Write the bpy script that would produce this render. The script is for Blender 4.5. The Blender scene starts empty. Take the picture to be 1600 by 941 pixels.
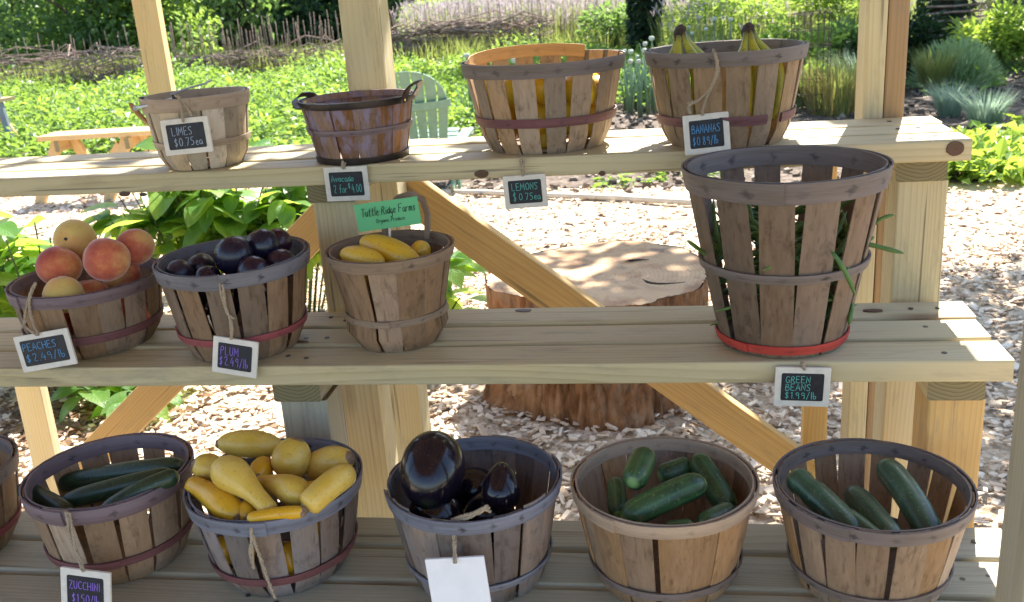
import bpy, math, random
import numpy as np
from mathutils import Vector, Matrix, noise as mnoise
random.seed(7); RNG = np.random.default_rng(7)
SC = bpy.context.scene
COL = SC.collection
rad = math.radians

# ------------------------------------------------------------------ camera
FL, YAW, PITCH, ROLL, CH = 1512.13, 0.164254, 0.319432, -0.070207, 1.5     # focal length for a 1600 px wide frame
CXI, CYI = 800.0, 470.5
_f = Vector((-math.sin(YAW)*math.cos(PITCH), math.cos(YAW)*math.cos(PITCH), -math.sin(PITCH)))
_r = Vector((math.cos(YAW), math.sin(YAW), 0)); _u = _r.cross(_f)
CR = math.cos(ROLL)*_r + math.sin(ROLL)*_u
CU = -math.sin(ROLL)*_r + math.cos(ROLL)*_u
cam = bpy.data.cameras.new('camera'); camo = bpy.data.objects.new('camera', cam); COL.objects.link(camo)
M = Matrix.Identity(4)
for i in range(3):
    M[i][0] = CR[i]; M[i][1] = CU[i]; M[i][2] = -_f[i]
M[2][3] = CH
camo.matrix_world = M
cam.sensor_width = 36.0; cam.lens = FL/1600*36; cam.clip_start = 0.05; cam.clip_end = 900
cam.dof.use_dof = True; cam.dof.focus_distance = 1.78; cam.dof.aperture_fstop = 9.5
SC.camera = camo

# ------------------------------------------------------------------ light
SUN_EL, SUN_AZ = rad(50), rad(15)          # behind the stand, a little to the right
w = bpy.data.worlds.new('World'); SC.world = w; w.use_nodes = True
wn = w.node_tree.nodes; wl = w.node_tree.links
bg = wn['Background']; sky = wn.new('ShaderNodeTexSky'); sky.sky_type = 'NISHITA'
sky.sun_disc = False; sky.sun_elevation = SUN_EL; sky.sun_rotation = SUN_AZ
wl.new(sky.outputs[0], bg.inputs[0]); bg.inputs[1].default_value = 0.10
SDIR = Vector((math.sin(SUN_AZ)*math.cos(SUN_EL), math.cos(SUN_AZ)*math.cos(SUN_EL), math.sin(SUN_EL)))
sl = bpy.data.lights.new('sun', 'SUN'); sl.energy = 5.0; sl.angle = rad(0.53); sl.color = (1.0, 0.955, 0.88)
so = bpy.data.objects.new('sun', sl); COL.objects.link(so)
so.rotation_euler = (-SDIR).to_track_quat('-Z', 'Y').to_euler(); so.location = (2, 6, 9)
SC.view_settings.view_transform = 'Standard'; SC.view_settings.look = 'None'
SC.view_settings.exposure = 2.12; SC.view_settings.gamma = 1.0
SC.cycles.max_bounces = 8; SC.cycles.transparent_max_bounces = 4

# ------------------------------------------------------------------ survey helpers (photo pixel + known plane -> point in the place)
def _ray(x, y): return _f + ((x-CXI)/FL)*CR - ((y-CYI)/FL)*CU
def onY(x, y, Y):
    d = _ray(x, y); t = Y/d.y
    return Vector((d.x*t, Y, CH+d.z*t))
def onZ(x, y, z=0.0):
    d = _ray(x, y); t = (z-CH)/d.z
    return Vector((d.x*t, d.y*t, z))

# ------------------------------------------------------------------ objects
WM = {}
def link(name, data, parent=None, m=None):
    o = bpy.data.objects.new(name, data); COL.objects.link(o)
    m = m if m is not None else (WM[parent].copy() if parent else Matrix.Identity(4))
    if parent:
        o.parent = parent; o.matrix_basis = WM[parent].inverted() @ m
    else: o.matrix_basis = m
    WM[o] = m
    return o
def tag(o, label=None, cat=None, group=None, kind=None):
    if label: o['label'] = label
    if cat: o['category'] = cat
    if group: o['group'] = group
    if kind: o['kind'] = kind
    return o
def thing(name, label, cat, loc=(0,0,0), rz=0.0, group=None, m=None):
    m = m if m is not None else Matrix.Translation(Vector(loc)) @ Matrix.Rotation(rz, 4, 'Z')
    o = link(name, None, None, m); o.empty_display_size = 0.05
    return tag(o, label, cat, group)
def copy_tree(o, m, label=None):
    def rec(src, par):
        c = src.copy(); COL.objects.link(c); c.parent = par
        for ch in list(src.children): rec(ch, c)
        return c
    c = rec(o, None); c.matrix_basis = m; WM[c] = m
    if label: c['label'] = label
    return c

class MB:
    def __init__(s): s.v = []; s.f = []; s.uv = []; s.mi = []
    def face(s, idx, uv=None, mi=0):
        s.f.append(tuple(idx)); s.mi.append(mi)
        s.uv.extend(uv if uv else [(0.0, 0.0)]*len(idx))
    def box(s, c, d, R=None, mi=0, taper=1.0):
        b = len(s.v); c = Vector(c); hx, hy, hz = d[0]/2, d[1]/2, d[2]/2
        for sz in (-1, 1):
            k = taper if sz > 0 else 1.0
            for sx, sy in ((-1,-1),(1,-1),(1,1),(-1,1)):
                p = Vector((sx*hx*k, sy*hy*k, sz*hz))
                s.v.append(tuple(c + (R @ p if R else p)))
        for q in ((3,2,1,0),(4,5,6,7),(0,1,5,4),(1,2,6,5),(2,3,7,6),(3,0,4,7)):
            s.face([b+i for i in q], mi=mi)
    def sweep(s, pts, radii, n=8, flat=1.0, mi=0, cap=True, up=None, mod=None):
        pts = [Vector(p) for p in pts]; N = len(pts)
        if not hasattr(radii, '__len__'): radii = [radii]*N
        radii = [float(x) for x in radii]; tang = []
        for i in range(N):
            t = pts[min(i+1, N-1)] - pts[max(i-1, 0)]
            tang.append(t.normalized() if t.length > 1e-9 else Vector((0,0,1)))
        ref = Vector(up) if up else (Vector((0,0,1)) if abs(tang[0].z) < .9 else Vector((1,0,0)))
        a = (ref - tang[0]*ref.dot(tang[0])).normalized()
        b0 = len(s.v); L = [0]
        for i in range(1, N): L.append(L[-1] + (pts[i]-pts[i-1]).length)
        tot = L[-1] or 1
        for i in range(N):
            if i: a = (a - tang[i]*a.dot(tang[i])).normalized()
            bb = tang[i].cross(a)
            for k in range(n):
                th = 2*math.pi*k/n
                m = mod(th, L[i]/tot) if mod else 1.0
                s.v.append(tuple(pts[i] + radii[i]*m*(math.cos(th)*a*flat + math.sin(th)*bb)))
        for i in range(N-1):
            for k in range(n):
                k2 = (k+1) % n
                u0, u1 = k/n, (k+1)/n; v0, v1 = L[i]/tot, L[i+1]/tot
                s.face((b0+i*n+k, b0+i*n+k2, b0+(i+1)*n+k2, b0+(i+1)*n+k), ((u0,v0),(u1,v0),(u1,v1),(u0,v1)), mi)
        if cap:
            s.face([b0+k for k in range(n)][::-1], [(0.5, 0.0)]*n, mi)
            s.face([b0+(N-1)*n+k for k in range(n)], [(0.5, 1.0)]*n, mi)
    def grid(s, rows, mi=0, closed=False, uvs=None):
        b = len(s.v); nr, nc = len(rows), len(rows[0])
        for r in rows: s.v.extend(tuple(p) for p in r)
        for i in range(nr-1):
            for j in range(nc if closed else nc-1):
                j2 = (j+1) % nc
                if uvs: uv = (uvs(i, j), uvs(i, j+1), uvs(i+1, j+1), uvs(i+1, j))
                else: uv = ((j/(nc-1), i/(nr-1)), ((j+1)/(nc-1), i/(nr-1)), ((j+1)/(nc-1), (i+1)/(nr-1)), (j/(nc-1), (i+1)/(nr-1)))
                s.face((b+i*nc+j, b+i*nc+j2, b+(i+1)*nc+j2, b+(i+1)*nc+j), uv, mi)
    def mesh(s, name, mats, smooth=35):
        me = bpy.data.meshes.new(name); me.from_pydata(s.v, [], s.f)
        uvl = me.uv_layers.new(name='UVMap')
        uvl.data.foreach_set('uv', np.array(s.uv, dtype=np.float32).ravel())
        for m in (mats if isinstance(mats, (list, tuple)) else [mats]): me.materials.append(m)
        if any(s.mi): me.polygons.foreach_set('material_index', s.mi)
        if smooth is not None:
            me.polygons.foreach_set('use_smooth', [True]*len(s.f))
            if smooth < 180: me.set_sharp_from_angle(angle=rad(smooth))
        me.update(); return me
    def build(s, name, mats, parent=None, m=None, smooth=35):
        return link(name, s.mesh(name, mats, smooth), parent, m)

# ------------------------------------------------------------------ materials
class NT:
    def __init__(s, name):
        s.m = bpy.data.materials.new(name); s.m.use_nodes = True
        s.t = s.m.node_tree; s.t.nodes.clear()
        s.out = s.n('OutputMaterial')
    def n(s, typ, **kw):
        nd = s.t.nodes.new('ShaderNode'+typ)
        for k, v in kw.items():
            if k.startswith('_'): setattr(nd, k[1:], v)
            else:
                key = k.replace('__', ' ')
                key = int(key[1:]) if key[0] == 'i' and key[1:].isdigit() else key
                s.set(nd.inputs[key], v)
        return nd
    def set(s, inp, v):
        if isinstance(v, bpy.types.NodeSocket): s.t.links.new(v, inp)
        elif isinstance(v, bpy.types.Node): s.t.links.new(v.outputs[0], inp)
        else: inp.default_value = (tuple(v)+(1,))[:4] if isinstance(v, (tuple, list)) and len(inp.default_value) == 4 else v
    def math(s, op, a, b=0.0, c=0.0):
        nd = s.n('Math', _operation=op); s.set(nd.inputs[0], a); s.set(nd.inputs[1], b)
        if op in ('MULTIPLY_ADD', 'SMOOTH_MIN', 'COMPARE'): s.set(nd.inputs[2], c)
        return nd.outputs[0]
    def ramp(s, fac, stops, interp='LINEAR'):
        nd = s.n('ValToRGB'); s.set(nd.inputs[0], fac); cr = nd.color_ramp; cr.interpolation = interp
        while len(cr.elements) < len(stops): cr.elements.new(0.5)
        for e, (p, c) in zip(cr.elements, stops):
            e.position = p; e.color = (tuple(c)+(1,))[:4] if isinstance(c, (tuple, list)) else (c, c, c, 1)
        return nd.outputs[0]
    def mix(s, fac, a, b, mode='MIX'):
        nd = s.n('Mix', _data_type='RGBA', _blend_type=mode)
        s.set(nd.inputs[0], fac); s.set(nd.inputs[6], a); s.set(nd.inputs[7], b); return nd.outputs[2]
    def objco(s, scale=(1,1,1), jitter=True, src='Object'):
        tc = s.n('TexCoord'); v = tc.outputs[src]
        if jitter:
            oi = s.n('ObjectInfo'); r = s.math('MULTIPLY', oi.outputs['Random'], 37.0)
            cx = s.n('CombineXYZ', X=r, Y=s.math('MULTIPLY', r, 1.7), Z=s.math('MULTIPLY', r, .6))
            ad = s.n('VectorMath', _operation='ADD'); s.set(ad.inputs[0], v); s.set(ad.inputs[1], cx.outputs[0]); v = ad.outputs[0]
        ml = s.n('VectorMath', _operation='MULTIPLY'); s.set(ml.inputs[0], v); ml.inputs[1].default_value = scale
        return ml.outputs[0]
    def noise(s, vec, scale=5.0, detail=3.0, rough=.55, dist=0.0):
        nd = s.n('TexNoise'); s.set(nd.inputs['Vector'], vec); nd.inputs['Scale'].default_value = scale
        nd.inputs['Detail'].default_value = detail; nd.inputs['Roughness'].default_value = rough; nd.inputs['Distortion'].default_value = dist
        return nd.outputs[0]
    def bump(s, h, strength=.3, dist=.002):
        nd = s.n('Bump'); s.set(nd.inputs['Height'], h); nd.inputs['Strength'].default_value = strength; nd.inputs['Distance'].default_value = dist
        return nd.outputs[0]
    def pbsdf(s, color, rough=.6, bump=None, spec=.5, **kw):
        b = s.n('BsdfPrincipled'); s.set(b.inputs['Base Color'], color); s.set(b.inputs['Roughness'], rough)
        b.inputs['Specular IOR Level'].default_value = spec
        if bump is not None: s.set(b.inputs['Normal'], bump)
        for k, v in kw.items(): s.set(b.inputs[k.replace('__', ' ')], v)
        return b
    def done(s, sh):
        s.t.links.new(sh.outputs[0] if isinstance(sh, bpy.types.Node) else sh, s.out.inputs[0]); return s.m

def lumber_mat(name, light, dark, tint, knot=1.0, tintamt=.5):
    t = NT(name)
    co = t.objco((1,1,1))
    big = t.noise(t.objco((.9, 5, 5)), 1.6, 2)
    sc = t.n('VectorMath', _operation='MULTIPLY'); t.set(sc.inputs[0], co); sc.inputs[1].default_value = (.55, 8, 8)
    warp = t.noise(sc.outputs[0], 1.1, 2)
    cx = t.n('SeparateXYZ'); t.set(cx.inputs[0], co)
    q = t.math('ADD', t.math('MULTIPLY', cx.outputs[1], 1.0), t.math('MULTIPLY', cx.outputs[2], .55))
    q = t.math('ADD', q, t.math('MULTIPLY', warp, .11))
    ring = t.math('FRACT', t.math('MULTIPLY', q, 95.0))
    ring = t.ramp(ring, [(0, .15), (.55, .45), (.86, 1.0), (1, .12)])
    fine = t.noise(t.objco((4, 160, 160)), 1.5, 3, .65)
    c = t.mix(t.math('MULTIPLY', ring, .75), light, dark)
    c = t.mix(t.math('MULTIPLY', fine, .35), c, [x*.72 for x in dark])
    c = t.mix(t.math('MULTIPLY', t.ramp(big, [(.35, 0.0), (.65, 1.0)]), tintamt), c, tint)
    vo = t.n('TexVoronoi', Scale=1.0); t.set(vo.inputs['Vector'], t.objco((2.1, 7.5, 7.5)))
    k = t.ramp(vo.outputs['Distance'], [(.05, 1.0), (.11, .55), (.19, 0.0)])
    c = t.mix(t.math('MULTIPLY', k, .75*knot), c, (.13, .06, .022))
    dirt = t.noise(t.objco((3, 14, 14)), 2.2, 5, .7)
    c = t.mix(t.ramp(dirt, [(.54, 0.0), (.76, .5)]), c, (.18, .165, .14))
    chk = t.noise(t.objco((1.6, 70, 70)), 1.3, 2, .5); c = t.mix(t.ramp(chk, [(.66, 0.0), (.72, .65)]), c, (.10, .075, .05))
    return t.done(t.pbsdf(c, .62, t.bump(t.math('ADD', fine, t.math('MULTIPLY', ring, .5)), .35, .0012), .35))
TREATED = lumber_mat('treated_pine', (.60, .50, .29), (.41, .31, .15), (.52, .48, .335))
TREATED_GREY = lumber_mat('greyed_treated_pine', (.46, .415, .30), (.31, .255, .16), (.38, .375, .30), tintamt=.55)
PINE = lumber_mat('yellow_pine', (.58, .40, .165), (.40, .225, .065), (.60, .38, .15), .9, .4)
HEART = lumber_mat('brown_heartwood', (.36, .235, .12), (.25, .145, .065), (.30, .20, .11), .7)
def endgrain_mat():
    t = NT('end_grain'); tc = t.n('TexCoord')
    co = t.objco((1,1,1), False)
    ad = t.n('VectorMath', _operation='ADD'); t.set(ad.inputs[0], co); ad.inputs[1].default_value = (0, 0.004, 0.055)
    sp = t.n('SeparateXYZ'); t.set(sp.inputs[0], ad.outputs[0])
    r = t.math('SQRT', t.math('ADD', t.math('POWER', sp.outputs[1], 2.0), t.math('POWER', sp.outputs[2], 2.0)))
    r = t.math('ADD', r, t.math('MULTIPLY', t.noise(co, 18, 2), .012))
    g = t.math('FRACT', t.math('MULTIPLY', r, 150.0))
    c = t.mix(t.ramp(g, [(0, .1), (.7, .5), (.9, 1.0), (1, 0)]), (.27, .225, .12), (.12, .095, .05))
    return t.done(t.pbsdf(c, .8, None, .2))
ENDG = endgrain_mat()

def stave_mat(name, base, dark, grey, greyamt=.5, wash=None):
    t = NT(name)
    oi = t.n('ObjectInfo'); rnd = oi.outputs['Random']
    g = t.noise(t.objco((70, 70, 5)), 1.6, 4, .65)
    big = t.noise(t.objco((12, 12, 7)), 1.2, 3)
    c = t.mix(t.ramp(g, [(.3, 0.0), (.75, 1.0)]), base, dark)
    c = t.mix(t.math('MULTIPLY', t.ramp(big, [(.35, 0.0), (.7, 1.0)]), greyamt), c, grey)
    stain = t.noise(t.objco((26, 26, 18)), 1.5, 5, .7)
    c = t.mix(t.ramp(stain, [(.54, 0.0), (.72, .7)]), c, [x*.35 for x in dark])
    streak = t.noise(t.objco((130, 130, 3.5)), 1.2, 2, .5)
    c = t.mix(t.ramp(streak, [(.60, 0.0), (.70, .5)]), c, [x*.5 for x in dark])
    hs = t.n('HueSaturation', Hue=.5); t.set(hs.inputs['Color'], c)
    t.set(hs.inputs['Value'], t.math('MULTIPLY_ADD', rnd, .65, .66))
    t.set(hs.inputs['Saturation'], t.math('MULTIPLY_ADD', t.math('FRACT', t.math('MULTIPLY', rnd, 17.3)), .45, .75))
    c = hs.outputs[0]
    if wash:
        wn_ = t.noise(t.objco((30, 30, 9)), 1.5, 5, .7)
        c = t.mix(t.ramp(wn_, [(.46, 0.0), (.60, .8)]), c, wash)
    b = t.bump(t.math('ADD', g, stain), .4, .0012)
    pb = t.pbsdf(c, .66, b, .35)
    tr = t.n('BsdfTranslucent'); t.set(tr.inputs[0], t.mix(.5, c, (.75, .42, .14)))
    ms = t.n('MixShader'); ms.inputs[0].default_value = .12
    t.t.links.new(pb.outputs[0], ms.inputs[1]); t.t.links.new(tr.outputs[0], ms.inputs[2])
    return t.done(ms)
def band_mat(name, base, dark, spots=.85, wash=None):
    t = NT(name); uv = t.n('UVMap'); sp = t.n('SeparateXYZ'); t.set(sp.inputs[0], uv.outputs[0])
    oi = t.n('ObjectInfo')
    u, v = sp.outputs[0], sp.outputs[1]
    st = t.n('CombineXYZ', X=t.math('ADD', t.math('MULTIPLY', u, .55), t.math('MULTIPLY', oi.outputs['Random'], 50.0)), Y=t.math('MULTIPLY', v, 5.0), Z=0.0)
    g = t.noise(st.outputs[0], 2.2, 5, .65)
    c = t.mix(t.ramp(g, [(.3, 0.0), (.72, 1.0)]), base, dark)
    big = t.noise(st.outputs[0], .35, 2)
    c = t.mix(t.math('MULTIPLY', t.ramp(big, [(.4, 0.0), (.65, 1.0)]), .5), c, wash or [x*1.25 for x in base])
    # rusty staple stains, one per stave
    un = t.math('ADD', u, t.math('MULTIPLY', t.noise(st.outputs[0], 1.3, 1), .35))
    fu = t.math('ABSOLUTE', t.math('SUBTRACT', t.math('FRACT', un), .5))
    fv = t.math('ABSOLUTE', t.math('SUBTRACT', v, .46))
    cell = t.math('FRACT', t.math('MULTIPLY', t.math('SINE', t.math('MULTIPLY_ADD', t.math('FLOOR', un), 12.9898, t.math('MULTIPLY', oi.outputs['Random'], 40.0))), 4375.85))
    d = t.math('ADD', t.math('MULTIPLY', fu, t.math('MULTIPLY_ADD', cell, 3.5, 3.6)), t.math('MULTIPLY', fv, 2.7))
    nz = t.n('CombineXYZ', X=t.math('MULTIPLY', u, 2.3), Y=t.math('MULTIPLY', v, 2.2), Z=t.math('MULTIPLY', oi.outputs['Random'], 90.0))
    d = t.math('ADD', d, t.math('MULTIPLY', t.math('SUBTRACT', t.noise(nz.outputs[0], 3.1, 4, .7), .5), 1.5))
    c = t.mix(t.math('MULTIPLY', t.math('MULTIPLY', t.ramp(d, [(.25, 1.0), (.9, 0.0)]), t.math('MULTIPLY_ADD', t.math('FRACT', t.math('MULTIPLY', cell, 7.7)), .75, .25)), spots), c, (.018, .016, .02))
    return t.done(t.pbsdf(c, .6, t.bump(g, .4, .001), .4))

def simple(name, col, rough=.6, spec=.5, var=.25, nscale=40, bump=0.0, **kw):
    t = NT(name); n = t.noise(t.objco((1,1,1)), nscale, 4, .6)
    c = t.mix(t.ramp(n, [(.3, 0.0), (.7, 1.0)]), [x*(1-var) for x in col], [min(1, x*(1+var)) for x in col])
    return t.done(t.pbsdf(c, rough, t.bump(n, bump, .001) if bump else None, spec, **kw))

def leaf_mat(name, a, b, trans, tr=.45, rough=.45, veins=False, young=None):
    t = NT(name); g = t.n('NewGeometry'); oi = t.n('ObjectInfo')
    r = t.math('FRACT', t.math('ADD', g.outputs['Random Per Island'], oi.outputs['Random']))
    c = t.mix(r, a, b)
    if young: c = t.mix(t.ramp(r, [(.82, 0.0), (.9, 1.0)]), c, young)
    bp = None
    if veins:
        uv = t.n('UVMap'); sp = t.n('SeparateXYZ'); t.set(sp.inputs[0], uv.outputs[0])
        du = t.math('ABSOLUTE', t.math('SUBTRACT', sp.outputs[0], .5))
        vv = t.math('SUBTRACT', t.math('MULTIPLY', sp.outputs[1], 9.0), t.math('MULTIPLY', du, 7.0))
        vein = t.math('ABSOLUTE', t.math('SUBTRACT', t.math('FRACT', vv), .5))
        mid = t.ramp(du, [(.0, 1.0), (.035, 0.0)])
        vm = t.math('MAXIMUM', t.math('MULTIPLY', t.ramp(vein, [(.0, 1.0), (.1, 0.0)]), .6), mid)
        c = t.mix(t.math('MULTIPLY', vm, .55), c, [min(1, x*2.2+.02) for x in b])
        bp = t.bump(t.math('ADD', t.math('MULTIPLY', vein, .8), t.noise(t.objco((1,1,1)), 60, 2)), .5, .003)
    pb = t.pbsdf(c, rough, bp, .45)
    tl = t.n('BsdfTranslucent'); t.set(tl.inputs[0], t.mix(r, trans, [x*.75 for x in trans]))
    if bp is not None: t.set(tl.inputs['Normal'], bp)
    ms = t.n('MixShader'); ms.inputs[0].default_value = tr
    t.t.links.new(pb.outputs[0], ms.inputs[1]); t.t.links.new(tl.outputs[0], ms.inputs[2])
    return t.done(ms)

def ground_mat(name, cols, scale, rough=.95, bump=.6, detail=6):
    t = NT(name); co = t.objco((1,1,1), False)
    n = t.noise(co, scale, detail, .7); n2 = t.noise(co, scale*.12, 3)
    vo = t.n('TexVoronoi', Scale=scale*1.6); t.set(vo.inputs['Vector'], co)
    r = t.n('SeparateXYZ'); t.set(r.inputs[0], vo.outputs['Color'])
    c = t.ramp(r.outputs[0], [(i/(len(cols)-1), k) for i, k in enumerate(cols)])
    c = t.mix(t.ramp(n, [(.35, .55), (.6, 0.0)]), c, [x*.35 for x in cols[0]])
    c = t.mix(t.math('MULTIPLY', n2, .35), c, cols[-1])
    return t.done(t.pbsdf(c, rough, t.bump(t.math('ADD', vo.outputs['Distance'], n), bump, .02), .2))

# ================================================================== THE GROUND
CHIPTONE = [(.30, .195, .115), (.52, .38, .25), (.63, .50, .36), (.70, .58, .44), (.56, .42, .28)]
M_CHIPGROUND = ground_mat('wood_chip_ground', CHIPTONE, 42, .95, .3)
M_SOIL = ground_mat('garden_soil', [(.055, .040, .030), (.12, .09, .068), (.20, .155, .12), (.09, .066, .05)], 16)
M_FIELD = ground_mat('field_ground', [(.045, .055, .02), (.09, .11, .035), (.14, .13, .06)], 3)
def sheet(name, poly, z, mat, nx=2, ny=2, amp=0.0, fq=2.0):
    """poly: four corners (x, y); a gently uneven sheet"""
    mb = MB(); a, b, c, d = [Vector((p[0], p[1], 0)) for p in poly]; rows = []
    for j in range(ny+1):
        v = j/ny; row = []
        for i in range(nx+1):
            u = i/nx; p = (a*(1-u)+b*u)*(1-v) + (d*(1-u)+c*u)*v
            e = min(u, 1-u, v, 1-v)*8; e = min(1, e)
            row.append((p.x, p.y, z + amp*e*mnoise.noise((p.x*fq, p.y*fq, 0.3))))
        rows.append(row)
    mb.grid(rows); return tag(mb.build(name, mat, smooth=180), kind='structure')
sheet('ground', ((-450, -60), (450, -60), (450, 700), (-450, 700)), -.03, M_FIELD, 2, 2)
sheet('wood_chip_path', ((-9.5, -3.0), (7.0, -3.0), (6.0, 6.75), (-10.5, 9.0)), 0.0, M_CHIPGROUND, 90, 80, .012, 2.6)
sheet('soil_bed', ((-3.2, 7.35), (7.2, 6.3), (9.5, 17), (-1.2, 14)), .008, M_SOIL, 70, 60, .05, 1.5)

# loose wood chips, too many to count
def random_island_mat(name, stops, rough=.85, trans=None):
    t = NT(name); g = t.n('NewGeometry')
    c = t.ramp(g.outputs['Random Per Island'], stops)
    patch = t.noise(t.objco((1, 1, 1), False), 1.7, 5, .65); c = t.mix(t.ramp(patch, [(.52, 0.0), (.70, .45)]), c, (.24, .155, .10))
    return t.done(t.pbsdf(c, rough, None, .25))
M_CHIP = random_island_mat('wood_chip', [(0, (.17, .10, .06)), (.14, (.42, .29, .19)), (.4, (.62, .49, .36)), (.8, (.74, .63, .50)), (1, (.60, .44, .29))])
def scatter_boxes(name, pts, sizes, mat, zlift=.006, tilt=.24):
    n = len(pts); ang = RNG.uniform(0, 6.28, n); tx = RNG.normal(0, tilt, n); ty = RNG.normal(0, tilt, n)
    base = np.array([(-1,-1,-1),(1,-1,-1),(1,1,-1),(-1,1,-1),(-.8,-.7,1),(.9,-1,1),(1,.8,1),(-1,1,1)], float)*.5
    V = base[None]*sizes[:, None, :]
    V = V*(1+RNG.normal(0, .13, V.shape))
    cx, sx, cy, sy, cz, sz = np.cos(tx), np.sin(tx), np.cos(ty), np.sin(ty), np.cos(ang), np.sin(ang)
    y = V[..., 1]*cx[:, None]-V[..., 2]*sx[:, None]; z = V[..., 1]*sx[:, None]+V[..., 2]*cx[:, None]; x = V[..., 0]
    x, z = x*cy[:, None]+z*sy[:, None], -x*sy[:, None]+z*cy[:, None]
    x, y = x*cz[:, None]-y*sz[:, None], x*sz[:, None]+y*cz[:, None]
    P = np.stack([x, y, z], -1) + pts[:, None, :]; P[..., 2] += zlift
    q = np.array([(4,5,6,7),(0,1,5,4),(1,2,6,5),(2,3,7,6),(3,0,4,7)])
    F = (q[None]+8*np.arange(n)[:, None, None]).reshape(-1, 4)
    me = bpy.data.meshes.new(name); me.from_pydata(P.reshape(-1, 3).tolist(), [], F.tolist()); me.materials.append(mat); me.update()
    return tag(link(name, me), kind='stuff')
def chips():
    n1 = 19000
    near = np.stack([RNG.uniform(-3.2, 2.6, n1), 2.0+3.3*RNG.uniform(0, 1, n1)**1.15, RNG.uniform(0, .018, n1)], -1)
    s1 = np.stack([RNG.lognormal(-3.62, .42, n1), RNG.lognormal(-4.2, .38, n1), RNG.uniform(.003, .007, n1)], -1)
    n2 = 13000
    far = np.stack([RNG.uniform(-7, 3.6, n2), RNG.uniform(5.1, 8.4, n2), RNG.uniform(0, .012, n2)], -1)
    far = far[far[:, 1] < 8.4-np.clip((far[:, 0]+6.0)*.24, 0, 2)]
    s2 = np.stack([RNG.lognormal(-3.5, .4, len(far)), RNG.lognormal(-4.0, .35, len(far)), RNG.uniform(.003, .007, len(far))], -1)
    scatter_boxes('wood_chips', np.concatenate([near, far]), np.concatenate([s1, s2]), M_CHIP)
chips()
def clods():
    n = 3500; p = np.stack([RNG.uniform(-1.5, 7, n), RNG.uniform(6.9, 13, n), RNG.uniform(0, .02, n)], -1)
    s = np.abs(RNG.normal(.03, .02, (n, 3)))+.01; s[:, 2] *= .6
    m = random_island_mat('soil_crumb', [(0, (.07, .05, .038)), (.5, (.16, .12, .09)), (.85, (.24, .19, .15)), (1, (.42, .33, .24))])
    scatter_boxes('soil_crumbs', p, s, m, .012)
clods()

def litter():
    n = 420; P = np.stack([RNG.normal(-2.25, .22, n), RNG.normal(3.12, .20, n), RNG.uniform(.012, .03, n)], -1); D = RNG.normal(0, 1, (n, 3)); D[:, 2] *= .12
    m = leaf_mat('dead_leaf', (.10, .05, .022), (.20, .11, .045), (.3, .16, .06), .2, .7)
    D /= np.linalg.norm(D, axis=1, keepdims=True); S = np.cross(D, [0, 0, 1.0]); L = RNG.uniform(.03, .08, n)[:, None]
    V = np.stack([P, P+D*L*.5+S*L*.28+[0, 0, .008], P+D*L, P+D*L*.5-S*L*.28+[0, 0, .006]], 1)
    me = bpy.data.meshes.new('leaf_litter'); i = np.arange(n)*4
    me.from_pydata(V.reshape(-1, 3).tolist(), [], np.concatenate([np.stack([i, i+1, i+2], 1), np.stack([i, i+2, i+3], 1)]).tolist()); me.materials.append(m)
    tag(link('leaf_litter', me), kind='stuff')
litter()

# ================================================================== THE STAND
GX = 0.545                       # right-hand end of the three shelves
LEFT = -2.16
SHELF = [('bottom', 1.213, .580), ('middle', 1.512, .879), ('top', 1.811, 1.179)]
def board(name, p0, p1, wdt, thk, mat, parent, wdir=(0, 1, 0), seg=10, bow=.0015, rnd=.004, group=None):
    """a length of lumber from p0 to p1 with eased edges; wdir = direction of its width"""
    p0, p1 = Vector(p0), Vector(p1); L = (p1-p0).length
    X = (p1-p0).normalized(); Yd = Vector(wdir); Yd = (Yd - X*Yd.dot(X)).normalized(); Z = X.cross(Yd)
    m = Matrix.Translation(p0) @ Matrix(((X.x, Yd.x, Z.x, 0), (X.y, Yd.y, Z.y, 0), (X.z, Yd.z, Z.z, 0), (0, 0, 0, 1)))
    a, b, r = wdt/2, thk/2, rnd
    prof = []
    for cx, cy, a0 in ((a-r, b-r, 0), (-a+r, b-r, 90), (-a+r, -b+r, 180), (a-r, -b+r, 270)):
        for k in (0, 45, 90): prof.append((cx+r*math.cos(rad(a0+k)), cy+r*math.sin(rad(a0+k))))
    mb = MB(); sd = random.random()*50; rows = []
    for i in range(seg+1):
        x = L*i/seg
        dy = bow*mnoise.noise((x*1.3, sd, 0)); dz = bow*mnoise.noise((x*1.3, sd, 9))
        rows.append([(x, y+dy, z+dz) for y, z in prof])
    mb.grid(rows, closed=True)
    n = len(prof); mb.face(list(range(n))[::-1], mi=1); e = seg*n; mb.face([e+i for i in range(n)], mi=1)
    return mb.build(name, [mat, ENDG], parent, m, None)

stand = thing('produce_stand', 'stepped three-tier stand of pale treated pine carrying all the baskets', 'produce stand', (-.65, 1.6, 0))
for nm, yf, zt in SHELF:
    mat = TREATED if nm != 'bottom' else TREATED_GREY
    for k in range(3):
        yc = yf+.0445+k*.104
        off = (0.0, -.004, .003)[k]
        board('plank', (LEFT, yc, zt-.019), (GX+off, yc, zt-.019), .089, .038, mat, stand, (0, 1, 0), 16, .002)
for cx, mt in ((.472, TREATED), (-.652, TREATED_GREY), (-2.02, TREATED)):
    for nm, yf, zt in SHELF:
        board('bearer', (cx-.006, yf+.016, zt-.0575), (cx-.006, yf+.296, zt-.0575), .089, .0375, mt, stand, (1, 0, 0), 3, .0)
        board('leg', (cx, yf+.068, 0), (cx, yf+.068, zt-.0775), .089, .089, {('top', -.652): TREATED, ('middle', .472): PINE}.get((nm, cx), mt), stand, (1, 0, 0), 8, .001)  # tan on the middle top-shelf leg stands in for warm bounced light
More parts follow.
